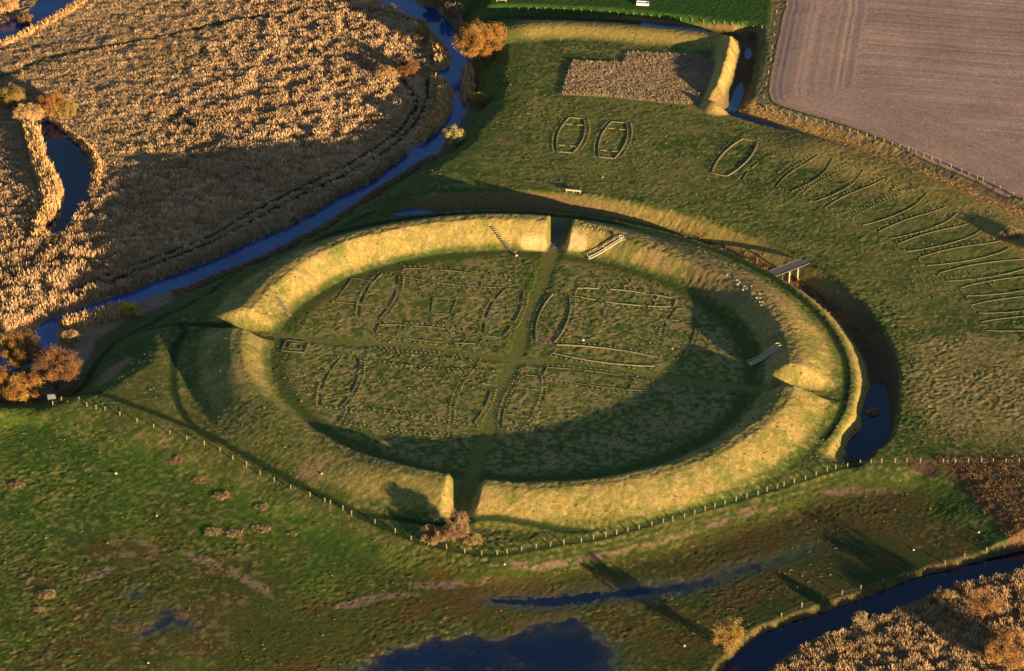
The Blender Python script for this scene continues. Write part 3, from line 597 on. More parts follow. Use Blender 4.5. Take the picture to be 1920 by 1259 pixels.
for i, (L, hw, h, cs, lab) in enumerate([
    ([(62, 238), (74, 285), (88, 335), (100, 382), (90, 420), (76, 452)], 3.0, 3.0, warm, 'tall bright reeds on the left bank of the dark pond'),
    ([(112, 240), (150, 270), (172, 292), (182, 325), (176, 352)], 1.4, 2.0, warm, 'narrow reed fringe along the right bank of the dark pond'),
    ([(78, 455), (100, 462), (128, 448), (140, 425)], 2.2, 2.0, dull, 'brown reeds around the lower tip of the dark pond'),
    ([(813, 76), (826, 100), (831, 128)], 2.2, 3.0, warm, 'bright reed clump on the left river bank opposite the big orange tree'),
    ([(826, 152), (834, 185), (828, 215), (805, 245), (785, 262)], 2.0, 2.6, warm, 'bright reed strip on the left river bank above the pale round bush'),
    ([(760, 285), (700, 330), (640, 362), (540, 426), (460, 456), (380, 490), (300, 520), (210, 555)], 1.5, 2.2, dull, 'brown reed fringe on the marsh side of the river'),
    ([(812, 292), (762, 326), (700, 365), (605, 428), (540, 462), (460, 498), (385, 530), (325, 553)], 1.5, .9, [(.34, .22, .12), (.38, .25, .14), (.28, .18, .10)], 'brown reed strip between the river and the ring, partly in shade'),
    ([(118, 612), (160, 604), (205, 592), (240, 582)], 2.6, 3.0, warm, 'bright reed strip on the river bank next to the yellow bush'),
    ([(876, 130), (878, 165), (880, 190)], 1.5, 2.8, warm, 'reed clump on the right river bank below the big orange tree'),
    ([(0, 86), (60, 60), (140, 14), (175, -20)], 1.4, 1.8, warm, 'reed fringe below the blue channel in the top left corner'),
    ([(790, -10), (820, 10), (850, 38), (862, 55)], 1.4, 2.4, dull, 'thin reed fringe on the right river bank above the big orange tree')]):
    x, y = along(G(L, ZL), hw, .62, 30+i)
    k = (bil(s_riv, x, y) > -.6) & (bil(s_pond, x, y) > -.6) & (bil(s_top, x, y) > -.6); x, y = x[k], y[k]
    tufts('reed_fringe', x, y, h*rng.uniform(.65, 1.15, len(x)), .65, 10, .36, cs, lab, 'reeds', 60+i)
RP = G([(1430, 1285), (1480, 1232), (1530, 1203), (1600, 1178), (1665, 1155), (1745, 1119), (1800, 1098), (1850, 1088), (1905, 1076), (1990, 1060), (1990, 1330), (1400, 1330)], -3.2)
x, y = scatter(RP, 1.05, .6, lambda x, y: (bil(s_riv2, x, y) > .6) & (fbm(x, y, 2.2, 233, 2) > .36))
tufts('reed_bed', x, y, (.5+1.3*ss(.3, .65, fbm(x, y, 2.2, 233, 2))), 1.0, 22, .13, [(.28, .18, .10), (.36, .24, .13), (.40, .27, .15), (.46, .32, .19)], 'pale clumpy reed bed beyond the river in the bottom right corner', 'reeds', 8, drift=True)
x, y = scatter(patchE, 1.0, .6, lambda x, y: fbm(x, y, 3.5, 241) > .42)
tufts('rough_grass', x, y, .30+.45*fbm(x, y, 4, 243), .8, 14, .13, [(.17, .095, .045), (.12, .07, .04), (.22, .15, .08), (.09, .07, .04)], 'rusty rough vegetation at the right edge below the fence', 'rough grass', 9)
x, y = scatter(plot, .75, .6)
tufts('rough_grass', x, y, (.35+.35*fbm(x, y, 2.5, 601))*rng.uniform(.8, 1.2, len(x)), .75, 16, .13, [(.24, .19, .11), (.31, .23, .135), (.36, .27, .17), (.28, .20, .12)], 'brown dry grass filling the fenced L-shaped plot near the top', 'rough grass', 10, drift=True)
x, y = along(D2[:, :], 6.0, .75, 77); k = (x > 62) & (x < 175) & (bil(s_field, x, y) > 3.8) & (bil(bo, x, y) > 10.5) & ((bil(d2, x, y) > 2.3) | (x > 118)); x, y = x[k], y[k]
tufts('ditch_grass', x, y, .26*rng.uniform(.5, 1.3, len(x)), .6, 11, .22, [(.42, .26, .09), (.34, .19, .07), (.46, .30, .11)], 'orange dry grass in the long ditch beside the ploughed field', 'grass', 12)
mx, my = along(np.c_[98*np.cos(A0+np.radians(np.arange(20, 70, 3))), 98*np.sin(A0+np.radians(np.arange(20, 70, 3)))], 3.2, .95, 78)
k = fbm(mx, my, 6, 251) > .52
tufts('moat_reeds', mx[k], my[k], .45*rng.uniform(.5, 1.3, k.sum()), .5, 8, .3, [(.32, .13, .05), (.28, .16, .07), (.36, .20, .08)], 'rusty red reeds on the dry moat floor around the footbridge', 'reeds', 13)
# loose tussocks over the grassland
def keep_tuss(x, y):
    r = np.hypot(x, y)
    a = bil(smoothness, x, y) < .3
    return a & (bil(s_low, x, y) > 4) & (bil(s_field, x, y) > 3) & (bil(s_green, x, y) > 2) & (bil(s_riv2, x, y) > 3) & (bil(flw, x, y) > 3)
allP = np.array([(-170, -170), (160, -170), (175, 250), (-60, 250), (-170, 40)])
def keepA(x, y):
    r = np.hypot(x, y); g = fbm(x, y, 10, 261)
    d = np.where(r < 63, .75, np.where(r < 88, .22, .30)); d = np.where((x < -62) & (y < -30), .6, d); d = np.where((r > 106) & (y > 0), .22, d); d = np.where((x > 108) & (y < 60), .75, d); d = np.where(bil(s_mead, x, y) < 0, .12, d)
    return keep_tuss(x, y) & (rng.random(len(x)) < d*ss(.35, .65, g)*.8)
x, y = scatter(allP, 1.25, .6, keepA)
tufts('grass_tussocks', x, y, .22*rng.uniform(.6, 1.5, len(x)), .48, 6, .6, [(.17, .14, .05), (.12, .12, .035), (.20, .16, .06), (.08, .10, .025)], 'small tussocks of rough grass scattered over the fort and its surroundings', 'grass', 15)

def blob_tuft(uv, R, h, lab, cs, grp=None, seed=0, name='grass_clump', cat='grass clump', nb=None):
    p = GZ([uv])[0]; r = np.random.default_rng(seed+500); n = int(24*R*R)+16
    th = r.uniform(0, 6.28, n); q = r.random(n)**.8*R; x = p[0]+np.cos(th)*q*1.15; y = p[1]+np.sin(th)*q
    o = tufts(name, x, y, h*.65*r.uniform(.5, 1.2, n), .55, 12, .2, cs, lab, cat, seed+900, kind=None)
    # keep the origin at the clump's foot
    off = Vector((float(p[0]), float(p[1]), float(p[2]))); o.data.transform(Matrix.Translation(-off)); o.location = off
    if grp: o['group'] = grp
    return o
pale = [(.33, .24, .13), (.27, .20, .10)]
gcl = 'dry grass clumps in the left meadow'
blob_tuft((415, 931), 1.9, .8, 'twin-lobed pale grass clump nearest the fence in the left meadow', pale, gcl, 1)
blob_tuft((490, 952), 1.4, .6, 'small pale grass clump right of the twin-lobed one in the left meadow', pale, gcl, 2)
blob_tuft((400, 998), 2.0, .7, 'pale round grass clump at the left of the row of three in the meadow', pale, gcl, 3)
blob_tuft((440, 1002), 1.8, .7, 'pale grass clump in the middle of the row of three in the meadow', pale, gcl, 4)
blob_tuft((490, 992), 2.0, .6, 'pale grass clump at the right of the row of three in the meadow', pale, gcl, 5)
blob_tuft((548, 1002), 1.0, .5, 'small faint grass clump beyond the row of three in the meadow', pale, gcl, 6)
blob_tuft((86, 1115), 2.1, .8, 'largest pale grass clump at the far left of the meadow', pale, gcl, 7)
blob_tuft((72, 1143), 1.2, .6, 'small grass clump just below the largest one at the far left', pale, gcl, 8)
blob_tuft((372, 902), 1.5, .5, 'faint brownish grass clump above the twin-lobed one by the fence', [(.28, .18, .11)], gcl, 9)
blob_tuft((32, 910), 1.6, .6, 'pale grass clump near the left edge of the photo under the trees', pale, gcl, 10)
blob_tuft((330, 864), 1.6, .5, 'brownish grass clump beside the path at the left fence', [(.28, .18, .11)], gcl, 11)

blob_tuft((1637, 776), 1.9, .5, 'tan grassy islet standing in the dark moat pool', [(.42, .28, .14), (.30, .17, .08)], None, 21, 'islet', 'islet')
P_ = G([(1600, 842), (1594, 826), (1602, 812), (1618, 806), (1634, 810), (1643, 822), (1643, 838), (1632, 847), (1615, 849), (1600, 842)], -4.2); x, y = along(P_, .35, .42, 81)
k = rng.random(len(x)) < .6; o_ = tufts('reed_ring', x[k], y[k], 1.0, .22, 5, .35, [(.34, .20, .12)], 'thin ring of reeds standing in the lower end of the dark moat pool', 'reeds', 85)
def tree(name, uv, R, H, cols, lab, cat='tree', seed=0, squash=1.0, dens=1.0, ls=.27, trunk_h=.3, group=None, flat=1.0):
    R = R*1.17; H = H*1.05; p = GZ([uv])[0]; r = np.random.default_rng(seed+77); root = empty(name, tuple(p), 0, lab, cat, group)
    m = MB(); th = H*trunk_h; tr = max(.12, H*.03)
    m.tube([(0, 0, -.3), (r.normal(0, .1), r.normal(0, .1), th*.6), (r.normal(0, .2), r.normal(0, .2), th)], [tr*1.3, tr, tr*.8], 8)
    nl = 9; cl = []
    cz = (H+th*.45)/2; rz = (H-th*.45)/2
    for k in range(nl):
        a = 2*math.pi*k/nl+r.uniform(-.3, .3); e = r.uniform(-.25, 1.25); q = r.uniform(.55, .8)
        tip = np.array([math.cos(a)*math.cos(e)*R*q, math.sin(a)*math.cos(e)*R*q, cz+math.sin(e)*rz*q])
        midp = np.array([tip[0]*.4, tip[1]*.4, th+(tip[2]-th)*.55]); m.tube([(0, 0, th*.75), midp, tip], [tr*.6, tr*.38, tr*.1], 6)
        for s_ in range(3):
            t2 = midp+(tip-midp)*r.uniform(.1, .9)+r.normal(0, .22, 3)*R; m.tube([midp, t2], [tr*.22, tr*.05], 4)
    m.build('trunk', M_BARK, root, True)
    nc = int(70*dens**.5); c = r.normal(0, 1, (nc, 3)); c /= np.linalg.norm(c, axis=1)[:, None]; q = r.uniform(.25, .90, nc)**.8
    c = c*q[:, None]*[R, R, rz]*[1, 1, flat]+[0, 0, cz]; c[:, 2] = np.maximum(c[:, 2], th*.5)
    cr = R*r.uniform(.13, .30, nc)
    per = int(85*dens*(R/4)**1.2)+18; V = []; CL = []
    pts = r.normal(0, 1, (nc, per, 3)); pts /= np.linalg.norm(pts, axis=2)[..., None]; pts *= (r.random((nc, per, 1))**.6)*r.uniform(.6, 1.35, (nc, per, 1)); pts = (c[:, None]+pts*cr[:, None, None]*[1, 1, .9]).reshape(-1, 3)
    n = len(pts); a1 = r.normal(0, 1, (n, 3)); a1[:, 2] += .5; a1 /= np.linalg.norm(a1, axis=1)[:, None]; a2 = np.cross(a1, r.normal(0, 1, (n, 3))); a2 /= np.linalg.norm(a2, axis=1)[:, None]
    s1 = ls*r.uniform(1.0, 2.4, (n, 1)); s2 = ls*.17
    V = np.stack([pts-a1*s1*.6-a2*s2*.6, pts-a1*s1*.6+a2*s2*.6, pts+a1*s1+a2*s2, pts+a1*s1-a2*s2*.5], 1).reshape(-1, 3)
    cols = np.array(cols); cb = cols[r.integers(0, len(cols), nc)]*r.uniform(.8, 1.2, (nc, 1)); cc = np.repeat(np.repeat(cb, per, 0)*r.uniform(.75, 1.25, (n, 1)), 4, 0)
    me = mesh_np('crown', V, np.arange(4*n).reshape(-1, 4), cc); link('crown', me, M_LEAF, root)
    return root
OR = [(.34, .175, .045), (.29, .14, .04), (.36, .21, .06), (.22, .11, .035)]; RB = [(.23, .115, .05), (.19, .095, .045), (.15, .08, .04)]; YL = [(.31, .21, .06), (.27, .19, .06)]; GB = [(.30, .20, .12), (.24, .17, .11)]
YG = [(.40, .34, .13), (.34, .30, .12), (.44, .36, .16)]
tree('tree', (902, 112), 7.2, 11.5, OR, 'largest orange tree on the right river bank near the top', 'tree', 1, dens=1.6)
tree('tree', (36, 694), 6.0, 11.0, OR, 'tall orange tree at the left edge above the river bend', 'tree', 2, dens=1.5)
tree('tree', (106, 728), 6.0, 10.5, RB, 'reddish-brown round tree beside the left end of the fence', 'tree', 3, dens=1.5)
tree('tree', (44, 748), 5.6, 6.0, OR, 'low orange tree in front of the tall one at the left edge', 'tree', 4, dens=1.2, trunk_h=.2)
tree('tree', (-8, 742), 5.0, 7.0, OR, 'orange tree cut by the left edge of the photo', 'tree', 5, dens=1.0)
tree('bush', (848, 272), 3.3, 5.6, YG, 'pale round grey-green bush on the river bank', 'bush', 6, trunk_h=.15)
tree('bush', (792, 82), 2.4, 6.5, [(.30, .20, .09), (.24, .18, .08)], 'brown bush on the left river bank near the top', 'bush', 7, trunk_h=.15)
tree('bush', (765, 143), 3.0, 4.6, RB, 'reddish-brown bush where the two marsh tracks meet', 'bush', 8, trunk_h=.15)
tree('bush', (722, 146), 3.0, 3.2, [(.42, .27, .11), (.36, .22, .09)], 'pale brown low bush left of the reddish one in the marsh', 'bush', 9, trunk_h=.12)
tree('bush', (900, 196), 2.2, 3.8, [(.34, .24, .07), (.30, .20, .06)], 'olive-orange bush on the slope below the big orange tree', 'bush', 10, trunk_h=.12)
tree('bush', (848, 36), 4.2, 4.6, GB, 'grey-brown bare bush above the big orange tree', 'bush', 11, trunk_h=.15)
tree('bush', (812, 12), 3.4, 4.2, GB, 'grey-brown bare bush at the top edge beside the river', 'bush', 12, trunk_h=.15)
tree('tree', (96, 214), 4.4, 6.6, OR, 'yellow-orange tree at the upper tip of the pond', 'tree', 13, trunk_h=.15)
tree('tree', (122, 218), 3.6, 4.6, YL, 'olive-yellow bush right of the yellow-orange tree at the pond tip', 'tree', 14, trunk_h=.15)
tree('tree', (20, 200), 4.6, 5.8, YL, 'yellowish tree at the left edge above the pond', 'tree', 15, trunk_h=.15)
tree('bush', (54, 226), 4.0, 4.2, warm, 'bright orange bush above the left bank of the pond', 'bush', 16, trunk_h=.12)
tree('bush', (47, 48), 2.6, 3.8, [(.20, .12, .06), (.26, .15, .07)], 'dark brown shrub standing in the blue channel at the top left', 'bush', 17, trunk_h=.12)
tree('bush', (12, 22), 4.2, 4.4, warm, 'pale orange bush in the top left corner', 'bush', 18, trunk_h=.12)
tree('bush', (244, 592), 2.7, 3.6, [(.50, .38, .07), (.44, .36, .08)], 'bright yellow bush at the end of the lit reeds by the river', 'bush', 19, trunk_h=.12)
tree('bush', (135, 640), 2.4, 2.6, dull, 'low brown scrub between the reddish tree and the lit reeds', 'bush', 20, trunk_h=.12)
tree('bush', (855, 1010), 3.6, 6.4, [(.23, .15, .085), (.19, .12, .075), (.25, .17, .08)], 'brown bare bush in front of the bottom gate', 'bush', 21, trunk_h=.15)
tree('bush', (815, 1012), 3.4, 2.4, [(.26, .17, .10), (.22, .15, .08)], 'low brown scrub left of the bush at the bottom gate', 'bush', 22, trunk_h=.1)
tree('bush', (886, 1018), 2.2, 1.8, [(.26, .20, .09), (.22, .17, .08)], 'small low scrub right of the bush at the bottom gate', 'bush', 23, trunk_h=.1)
tree('tree', (1364, 1216), 4.2, 8.2, [(.30, .19, .055), (.25, .16, .05), (.33, .22, .07)], 'golden leafless tree on the near bank of the lower river', 'tree', 24, trunk_h=.12, dens=.6)
tree('bush', (1840, 1160), 4.3, 8.0, [(.28, .15, .065), (.23, .12, .055)], 'round orange-brown bush standing in the lower right reeds', 'bush', 25, trunk_h=.15, dens=.45)
tree('bush', (1777, 1142), 3.0, 5.6, [(.36, .24, .12), (.30, .20, .10)], 'pale brown bush on the river side of the lower right reeds', 'bush', 26, trunk_h=.15, dens=.5)
tree('bush', (1612, 1172), 1.8, 3.6, pale, 'small pale bush at the waterline of the lower river', 'bush', 27, trunk_h=.15)
tree('bush', (1890, 1240), 6.5, 6.5, [(.34, .19, .07), (.28, .15, .06)], 'broad orange thicket in the bottom right corner', 'bush', 28, trunk_h=.12, dens=1.3)
tree('bush', (1950, 470), 3.2, 2.0, GB, 'grey-brown thicket cut by the right edge beside the fan', 'bush', 29, trunk_h=.12)
tree('bush', (1894, 82+360), 2.6, 1.6, GB, 'low dark scrub at the right edge below the curved bank', 'bush', 30, trunk_h=.1)
for i, (wx, wy, R, H) in enumerate(((112, -116, 5.5, 9.5), (128, -104, 5.0, 8.5), (90, -150, 5.0, 8.0), (141, -98, 5.0, 9.0))):
    pass

# ------------------------------------------------------------------ fences
post_me = MB().box((0, 0, .55), .20, .20, 1.5).add([(-.1, -.1, 1.3), (.1, -.1, 1.3), (.1, .1, 1.3), (-.1, .1, 1.3), (0, 0, 1.38)], [(0, 1, 4), (1, 2, 4), (2, 3, 4), (3, 0, 4)]).mesh('post')
post_me.materials.append(M_WOOD)
def fence(px, lab, hs=1.0, nwires=2, world=None):
    P = GZ(px) if world is None else world; o0 = Vector(tuple(map(float, P[0]))); root = empty('fence', o0, 0, lab, 'fence')
    for i, q in enumerate(P):
        c = bpy.data.objects.new('post', post_me); COL.objects.link(c); c.parent = root; c.location = Vector(tuple(map(float, q)))-o0
        c.rotation_euler = (random.uniform(-.05, .05), random.uniform(-.05, .05), random.uniform(0, 1.5)); c.scale = (1.15, 1.15, hs*random.uniform(.9, 1.08))
    for k in range(nwires):
        m = MB(); m.tube([np.array(q)-np.array(o0)+[0, 0, hs*(.45+.35*k)] for q in P], .006, 4); m.build('wire', M_WIRE, root)
    return root
fence([(197, 770), (225, 780), (257, 792), (288, 803), (318, 815), (350, 825), (383, 835), (412, 847), (437, 862), (462, 874), (488, 891), (514, 904), (545, 917), (581, 931), (609, 942)], 'post and wire fence running from the left trees to below the left rampart')
fence([(619, 946), (643, 957), (659, 966), (703, 982), (741, 999), (771, 1013), (803, 1022), (837, 1030), (871, 1037), (903, 1041), (932, 1040), (951, 1038), (978, 1033), (1005, 1028), (1032, 1025), (1057, 1021), (1090, 1017), (1113, 1011), (1136, 1007), (1156, 1002), (1177, 997), (1198, 992), (1222, 986), (1243, 981), (1261, 977), (1283, 971), (1302, 965), (1322, 958), (1340, 952), (1359, 946), (1380, 940), (1400, 934), (1421, 928), (1438, 922), (1457, 916), (1470, 912), (1489, 906), (1510, 900), (1530, 892), (1551, 884), (1567, 880), (1589, 876)], 'post and wire fence curving around the foot of the bottom ramparts')
fence([(1612, 871), (1633, 869), (1653, 868), (1678, 868), (1700, 867), (1725, 868), (1768, 868), (1791, 869), (1815, 868), (1840, 868), (1862, 868), (1886, 868), (1910, 868), (1935, 868)], 'straight post fence from the moat pool to the right edge')
fence([(1437, 207), (1450, 211), (1465, 215), (1480, 219), (1497, 223), (1511, 226), (1530, 230), (1545, 234), (1560, 238), (1577, 243), (1593, 248), (1608, 252), (1625, 257), (1641, 262), (1657, 268), (1673, 273), (1687, 278), (1703, 283), (1717, 289), (1732, 294), (1747, 300), (1763, 306), (1783, 314), (1803, 323), (1817, 329), (1832, 336), (1843, 340), (1863, 348), (1875, 355), (1900, 367), (1920, 378)], 'post fence between the curved ditch and the ploughed field')
fence([(1436, 203), (1432, 185), (1437, 160), (1441, 138), (1445, 115), (1448, 92), (1452, 68), (1452, 48), (1456, 25), (1460, 0)][::-1], 'post fence along the left edge of the ploughed field', .8)
fence([(933, 25), (956, 24), (973, 22), (990, 22), (1007, 21), (1022, 21), (1037, 22), (1057, 21), (1075, 23), (1090, 24), (1108, 26), (1143, 28), (1159, 30), (1175, 31), (1188, 31), (1203, 32), (1220, 34), (1236, 36), (1257, 38), (1276, 40), (1298, 41), (1319, 44), (1338, 46), (1358, 47), (1373, 49), (1392, 51), (1412, 54), (1429, 55)], 'post fence between the top ditch and the green field')
fence([(1465, 1157), (1503, 1139), (1543, 1127), (1579, 1116), (1614, 1106), (1655, 1092), (1694, 1080), (1733, 1072), (1772, 1059), (1808, 1046), (1850, 1036)], 'sparse post fence on the near bank of the lower river')
fence([(1076, 117), (1100, 118), (1125, 118), (1152, 119), (1169, 120), (1178, 101), (1187, 100), (1196, 100), (1213, 101), (1232, 103), (1255, 104), (1284, 106), (1302, 107), (1330, 119), (1325, 146), (1310, 179), (1290, 196), (1265, 195), (1235, 192), (1200, 187), (1165, 183), (1130, 181), (1095, 179), (1070, 178), (1055, 176), (1060, 160), (1066, 140), (1072, 124)], 'low post fence around the L-shaped plot of brown grass', .75, 1)
fence([(99, 760), (115, 752), (148, 752), (163, 763), (180, 768)], 'short fence end beside the reddish-brown tree', 1.0)

# ------------------------------------------------------------------ house outlines
dot_me = MB().tube([(0, 0, -.15), (0, 0, .18), (0, 0, .22)], [.25, .25, .20], 8).mesh('post_marker'); dot_me.materials.append(M_CONC)
def markers(root, o0, pts):
    for q in pts:
        if random.random() < .12: continue
        c = bpy.data.objects.new('post_marker', dot_me); COL.objects.link(c); c.parent = root
        c.location = Vector((float(q[0]), float(q[1]), float(ht(q[0], q[1]))))-o0; c.rotation_euler = (0, 0, random.uniform(0, 3)); s = random.uniform(.65, 1.2); c.scale = (s, s, random.uniform(.6, 1.35))
WH = .16
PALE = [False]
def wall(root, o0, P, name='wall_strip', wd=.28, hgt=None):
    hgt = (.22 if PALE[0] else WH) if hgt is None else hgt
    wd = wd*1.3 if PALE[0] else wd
    P = np.array(P); 
    if len(P) < 2: return
    T = np.gradient(P, axis=0); T /= np.linalg.norm(T, axis=1)[:, None]+1e-9; N = np.c_[-T[:, 1], T[:, 0]]*wd/2
    V = []; F = []
    for i, (p, nn) in enumerate(zip(P, N)):
        z = float(ht(*p))+hgt; zb = z-.6
        for q, zz in ((p-nn, zb), (p-nn*.85, z), (p+nn*.85, z), (p+nn, zb)): V.append((q[0]-o0.x, q[1]-o0.y, zz-o0.z))
        if i:
            a = (i-1)*4; b = i*4
            F += [(a, b, b+1, a+1), (a+1, b+1, b+2, a+2), (a+2, b+2, b+3, a+3)]
    F += [(0, 1, 2, 3), tuple(len(V)-4+k for k in (3, 2, 1, 0))]
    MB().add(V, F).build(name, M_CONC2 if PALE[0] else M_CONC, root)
def house(A, B, lab, grp, LL=('l', 'l'), ends=('l', 'l'), cross=(.62, -.62), mid=4.1, end=2.35, outer=(1, 1), gaps=((.38, .5), (-.5, -.38)), vis=((-1, 1), (-1, 1)), step=1.45, pale=False):
    PALE[0] = pale
    a, b = G([A, B]); c = (a+b)/2; d = b-a; L = np.linalg.norm(d); d /= L; n = np.array([-d[1], d[0]]); h = L/2
    o0 = Vector((float(c[0]), float(c[1]), float(ht(*c)))); root = empty('house_outline', o0, 0, lab, 'house outline', grp)
    hw = lambda s: end+(mid-end)*(1-s*s)
    for k, sgn in enumerate((1, -1)):
        S = np.arange(-1, 1.0001, 1/h); pts = [c+d*s*h+n*sgn*hw(s) for s in S]
        lo, hi = vis[k]
        if LL[k] == 'l':
            run = []
            for s, q in zip(S, pts):
                gap = any(g0 < s < g1 for g0, g1 in gaps) or s < lo-.01 or s > hi+.01
                if gap: wall(root, o0, run); run = []
                else: run.append(q)
            wall(root, o0, run)
        else: markers(root, o0, [c+d*s*h+n*sgn*hw(s) for s in np.arange(-1, 1.001, 1.25/h) if lo <= s <= hi])
        if outer[k]: markers(root, o0, [c+d*s*h+n*sgn*(hw(s)+1.35) for s in np.arange(-1.02, 1.03, step/h) if lo-.1 <= s <= hi+.1])
    for k, s in enumerate((-1, 1)):
        if ends[k] == 'l': wall(root, o0, [c+d*s*h+n*t for t in np.linspace(-end+.25, end-.25, 5)])
        elif ends[k] == 'p': markers(root, o0, [c+d*s*h+n*t for t in np.linspace(-end+1, end-1, 3)])
    for s in cross:
        q = hw(s)-.6; wall(root, o0, [c+d*s*h+n*t for t in np.linspace(-q, -q*.3, 4)], 'inner_wall'); wall(root, o0, [c+d*s*h+n*t for t in np.linspace(q*.3, q, 4)], 'inner_wall')
    PALE[0] = False
    return root
gi = 'boat-shaped house outlines inside the ring'
L2, P2 = ('l', 'l'), ('p', 'p'); no = ()
def sq(side, quad): return f'boat-shaped house outline on the {side} side of the {quad} square inside the ring'
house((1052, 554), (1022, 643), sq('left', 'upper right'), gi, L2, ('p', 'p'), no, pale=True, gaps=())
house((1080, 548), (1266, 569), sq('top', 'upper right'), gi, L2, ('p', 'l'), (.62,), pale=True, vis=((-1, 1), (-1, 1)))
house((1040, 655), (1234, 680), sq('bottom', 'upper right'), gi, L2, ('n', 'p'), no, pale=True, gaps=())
house((1286, 580), (1262, 672), sq('right', 'upper right'), gi, L2, ('l', 'p'), (-.5,), vis=((-1, .9), (-1, .1)))
house((732, 515), (692, 600), sq('left', 'upper left'), gi, L2, ('p', 'n'), no, step=1.3)
house((755, 511), (955, 533), sq('top', 'upper left'), gi, L2, ('p', 'n'), (.5,))
house((708, 617), (903, 637), sq('bottom', 'upper left'), gi, L2, ('l', 'p'), (-.6,))
house((965, 543), (925, 632), sq('right', 'upper left'), gi, L2, ('l', 'l'), no)
house((658, 672), (620, 765), sq('left', 'lower left'), gi, L2, ('p', 'p'), (.6,))
house((690, 665), (895, 685), sq('top', 'lower left'), gi, P2, ('p', 'p'), no)
house((905, 695), (870, 795), sq('right', 'lower left'), gi, ('l', 'p'), ('p', 'p'), (-.5,), vis=((-.3, 1), (-1, 1)))
house((645, 780), (862, 806), sq('bottom', 'lower left'), gi, P2, ('p', 'n'), no)
house((1000, 705), (960, 805), sq('left', 'lower right'), gi, P2, ('l', 'p'), (-.5, .5))
house((1022, 697), (1224, 726), sq('top', 'lower right'), gi, L2, ('l', 'l'), (.62,))
house((985, 815), (1190, 842), sq('bottom', 'lower right'), gi, P2, ('p', 'p'), no)
house((1245, 738), (1205, 838), sq('right', 'lower right'), gi, P2, ('l', 'n'), no)
go = 'boat-shaped house outlines in the fan outside the ring'
fan = [((1407, 264), (1349, 328)), ((1483, 284), (1405, 342)), ((1548, 302), (1468, 357)), ((1607, 322), (1512, 375)), ((1670, 348), (1555, 398)), ((1727, 366), (1605, 418)), ((1785, 400), (1655, 443)), ((1835, 428), (1690, 466)), ((1885, 462), (1727, 492)), ((1927, 494), (1763, 521)), ((1969, 524), (1805, 548)), ((1992, 562), (1825, 580)), ((2008, 602), (1842, 612))]
ordn = ['first', 'second', 'third', 'fourth', 'fifth', 'sixth', 'seventh', 'eighth', 'ninth', 'tenth', 'eleventh', 'twelfth', 'thirteenth']
WH = .15
for i, (a, b) in enumerate(fan):
    kw = dict(step=1.35)
    if i == 0: kw.update(ends=('l', 'l'), cross=(), gaps=(), outer=(0, 1), pale=True)
    elif i == 1: kw.update(ends=('p', 'p'), cross=(), vis=((-1, .2), (0, 1)), LL=('p', 'l'), outer=(0, 1))
    elif i == 2: kw.update(ends=('n', 'p'), cross=(), outer=(0, 1), gaps=())
    elif i in (3, 4, 5): kw.update(ends=('p', 'p'), cross=(), gaps=(), outer=(0, 1), LL=('l', 'p') if i % 2 else ('p', 'l'))
    else: kw.update(ends=('n', 'p'), cross=(), gaps=(), outer=(0, 1) if i < 9 else (0, 0))
    if i >= 6: kw['step'] = 1.9
    house(a, b, f'{ordn[i]} boat-shaped house outline from the left in the fan outside the ring', go, **kw)
WH = .20
gt = 'two house outlines near the plot'
house((1081, 222), (1060, 286), 'left one of the two lone house outlines below the fenced plot', gt, cross=(.62, -.62), end=2.2, mid=3.9, step=1.1, gaps=(), pale=True)
house((1161, 230), (1138, 296), 'right one of the two lone house outlines below the fenced plot', gt, cross=(.62, -.62), end=2.2, mid=3.9, step=1.1, gaps=(), pale=True)
def ring_of_strips(corners, lab, nm, inner=True, wd=.32):
    P = G(corners); c = P.mean(0); o0 = Vector((float(c[0]), float(c[1]), float(ht(*c)))); root = empty(nm, o0, 0, lab, 'building outline')
    for i in range(len(P)):
        a, b = P[i], P[(i+1) % len(P)]; e = (b-a)/np.linalg.norm(b-a)*.25; wall(root, o0, [a+e+(b-a-2*e)*t for t in np.linspace(0, 1, 6)], 'wall_strip', wd, wd*.6)
    if inner:
        Q = c+(P-c)*.5
        for i in range(len(Q)):
            a, b = Q[i], Q[(i+1) % len(Q)]; wall(root, o0, [a+(b-a)*t for t in np.linspace(.12, .88, 5)], 'inner_wall', .3)
    return root
ring_of_strips([(537, 638), (578, 643), (571, 662), (528, 658)], 'small square building outline just inside the left gate', 'small_building_outline')
ring_of_strips([(812, 559), (856, 562), (845, 590), (808, 587)], 'faint small building outline in the courtyard of the upper left square', 'small_building_outline', False, .2)
ring_of_strips([(661, 522), (697, 528), (680, 572), (628, 566)], 'faint building outline near the left rampart, upper left of the ring', 'small_building_outline', False, .22)
P = G([(1187, 299), (1196, 297), (1207, 299), (1220, 302), (1230, 304), (1233, 308), (1228, 312), (1213, 311), (1201, 309), (1189, 307), (1186, 303), (1222, 307)]); c = P.mean(0); o0 = Vector((float(c[0]), float(c[1]), float(ht(*c))))
root = empty('hut_outline', o0, 0, 'small cluster of post markers right of the two lone house outlines', 'building outline'); markers(root, o0, P)

